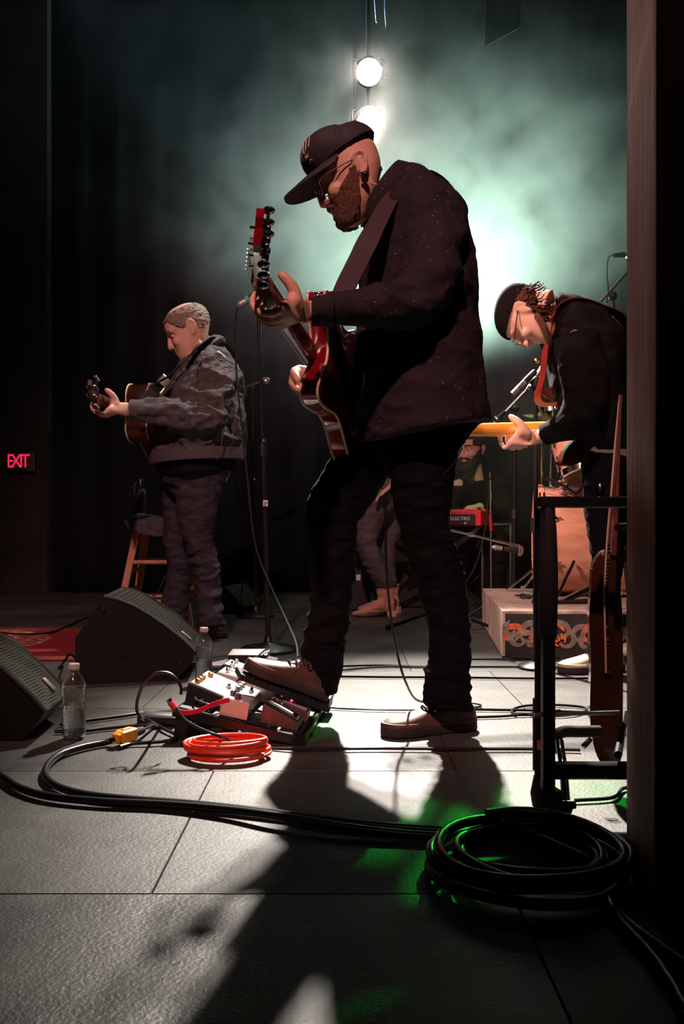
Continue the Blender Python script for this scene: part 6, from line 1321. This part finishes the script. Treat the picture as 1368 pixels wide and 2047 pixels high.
# big black coil right
cc = G(1056,1752); mb = MB(); pts = []
rr = random.Random(2)
LOOPS = [(1.0,.0,.0),(1.04,-.012,.006),(.70,.004,.028),(.74,.010,.020),(1.0,.010,-.010),(.96,.0,.0),(.96,0,0)]
for k in range(6*36-30):
    a = 2*math.pi*k/36+1.0; ln = k/36; i0 = min(6,int(ln)); i1 = min(6,i0+1); f_ = ln-int(ln); f_ = f_*f_*(3-2*f_)
    r0, ox, oy = [LOOPS[i0][j]*(1-f_)+LOOPS[i1][j]*f_ for j in range(3)]; r1 = .160*r0
    pts.append(cc+Vector((math.cos(a)*r1+ox, math.sin(a)*r1*.92+oy, .010+.0085*ln+.008*math.sin(a+ln*1.3)**2)))
pts += [Vector((q_.x,q_.y,q_.z)) for q_ in spline([pts[-1], pts[-1]+Vector((.05,-.02,-.02)), G(1225,1745,.012), G(1216,1790,.012), G(1240,1840,.012), G(1300,1905,.012), G(1340,1960,.012), G(1420,2100,.012)],6)][1:]
tag(put('cable_coil', MB().tube(pts, .0092, 10), 'cable'), 'large coil of thick glossy black cable at the foot of the post', 'cable')
tag(put('power_cable', MB().tube(spline([G(1250,1752,.010),G(1222,1770,.010),G(1225,1810,.010),G(1262,1850,.010),G(1330,1900,.010),G(1380,1935,.010),G(1500,2030,.010)],7), .0095, 10), 'cable'), 'thick black cable curving round the post base toward the lower right corner', 'cable')
# ============================================================ INSTRUMENT RACK AND THE GUITAR LEANING IN IT
dr = .6*F/(1655-1037)
t = thing('instrument_rack', 'low black metal instrument rack with square posts beside the wooden post', 'rack', (P(1100,0,dr).x,dr,0))
Xr = lambda px, d=dr: (px-684)*d/F
zt = P(0,1003,dr).z
put('post', MB().box((Xr(1096),dr,zt/2),(.024,.024,zt-.02), bev=.003), 'black_metal', t); put('foot', MB().lathe((Xr(1099),dr,.0), Z3, [(0,0),(.028,0),(.031,.020),(.022,.075),(0,.075)], 6), 'rubber', t)
d2r = .6*F/(1605-1037)
z2r = EYE+(1037-995)*d2r/F
put('post', MB().tube([(Xr(1077,d2r),d2r,.04),(Xr(1077,d2r),d2r,z2r)], .0085, 12), 'black_metal', t); put('sleeve', MB().tube([(Xr(1077,d2r),d2r,.07),(Xr(1077,d2r),d2r,.22)], .0125, 12), 'black_plastic', t)
put('tape_band', MB().tube([(Xr(1078,d2r),d2r,.115),(Xr(1078,d2r),d2r,.135)], .0131, 12), 'orange_tape', t); put('foot', MB().lathe((Xr(1080,d2r),d2r,0), Z3, [(0,0),(.018,0),(.021,.02),(.013,.06),(0,.06)], 10), 'rubber', t)
put('brace', MB().tube([(Xr(1077,d2r),d2r,z2r-.01),(Xr(1094),dr,zt-.02)], .010, 10), 'black_metal', t)
put('top_bar', MB().box(((Xr(1076)+.56)/2,dr,zt-.001),(.56-Xr(1076),.030,.022), bev=.003), 'black_metal', t)
for px in (1080,1088): put('peg', MB().tube([(Xr(px),dr,zt+.008),(Xr(px),dr,zt+.018)], .0016, 6), 'black_metal', t)
put('rest_peg', MB().tube([(Xr(1200),dr,zt+.004),(Xr(1200),dr,zt+.030)], .0085, 12, round_end=True).tube([(Xr(1208),dr+.02,zt+.004),(Xr(1209),dr+.02,zt+.026)], .005, 10, round_end=True), 'dark_chrome', t)
put('padded_arm', MB().loft([((Xr(1094),dr-.0,zt-.010),(.012,0,0),(0,.014,0)),((Xr(1096),dr-.0,zt-.05),(.0165,0,0),(0,.016,0)),((Xr(1096),dr,zt-.14),(.0195,0,0),(0,.018,0)),((Xr(1095),dr,zt-.26),(.0185,0,0),(0,.018,0))],16), 'rubber', t)
zb = EYE-(1540-1037)*dr/F; put('lower_bar', MB().box(((Xr(1104)+.56)/2,dr,zb),(.56-Xr(1104),.026,.030), bev=.003), 'black_metal', t)
zb2 = EYE-(1428-1037)*dr/F; put('thin_bar', MB().tube([(Xr(1068),dr,zb2-.001),(Xr(1238),dr,zb2+.004)], .0042, 8), 'steel', t)
put('yoke', MB().tube(spline([(Xr(1108),dr,EYE-(1605-1037)*dr/F),(Xr(1130),dr-.01,EYE-(1606-1037)*dr/F),(Xr(1144),dr-.02,EYE-(1602-1037)*dr/F)],4), .0075, 10).ball((Xr(1129),dr-.01,EYE-(1612-1037)*dr/F), .014, 10), 'rubber', t)
put('chrome_tube', MB().tube(spline([P(1119,1480,dr+.05),P(1121,1500,dr+.04),P(1126,1530,dr+.02),P(1132,1600,dr)],4), .0085, 12), 'chrome', t)
put('padded_cradle', MB().tube(spline([P(1114,1500,dr+.06),P(1113,1475,dr+.08),P(1125,1463,dr+.10),P(1160,1462,dr+.12),P(1200,1462,dr+.13)],5), .012, 12), 'rubber', t)
for z in (zb+.03, zt-.05): put('cross_brace', MB().tube([(Xr(1236),dr,z),(Xr(1250,2.0),2.0,z)], .008, 8), 'black_metal', t)
# electric guitar standing in the rack, seen edge on
t = thing('standing_guitar', 'guitar standing edge-on in the rack, brown side binding against the post', 'guitar', P(1215,1520,1.78)*1)
dg_ = 1.85
body = [(1186,1130),(1182,1180),(1178,1240),(1182,1320),(1180,1400),(1181,1450),(1190,1500),(1206,1528),(1235,1530),(1244,1500),(1246,1400),(1246,1300),(1243,1200),(1232,1120),(1210,1100)]
put('body', MB().prism([P(a,b_,dg_) for a,b_ in [(p.x,p.y) for p in spline([Vector((a,b_,0)) for a,b_ in body],3,True)]], (.01,.05,0)), 'sunburst', t, sharp=40)
put('neck', MB().prism([P(1222,1110,dg_-.01),P(1233,1110,dg_-.01),P(1244,800,dg_+.02),P(1240,800,dg_+.02)], (.004,.028,0)), 'neck_wood', t, smooth=False)
mb = MB()
for p in spline([P(1217,1340,dg_-.012),P(1214,1250,dg_-.012),P(1213,1180,dg_-.012),P(1218,1080,dg_-.012),P(1226,990,dg_-.012),P(1234,880,dg_),P(1241,795,dg_+.01)],14): mb.box(p,(.0055,.006,.012))
be = put('edge_lacing', mb, 'pedal_rose', t, smooth=False); be['kind'] = 'stuff'
put('edge_binding', MB().tube(spline([P(1212,1345,dg_-.012),P(1210,1250,dg_-.012),P(1209,1180,dg_-.012),P(1214,1080,dg_-.012),P(1222,990,dg_-.012),P(1231,880,dg_),P(1240,790,dg_+.01)],5), .0022, 6), 'binding', t)
put('strap_pin', MB().tube(spline([P(1180,1478,dg_-.02),P(1172,1487,dg_-.03),P(1166,1493,dg_-.03)],3), .006, 8), 'chrome', t)
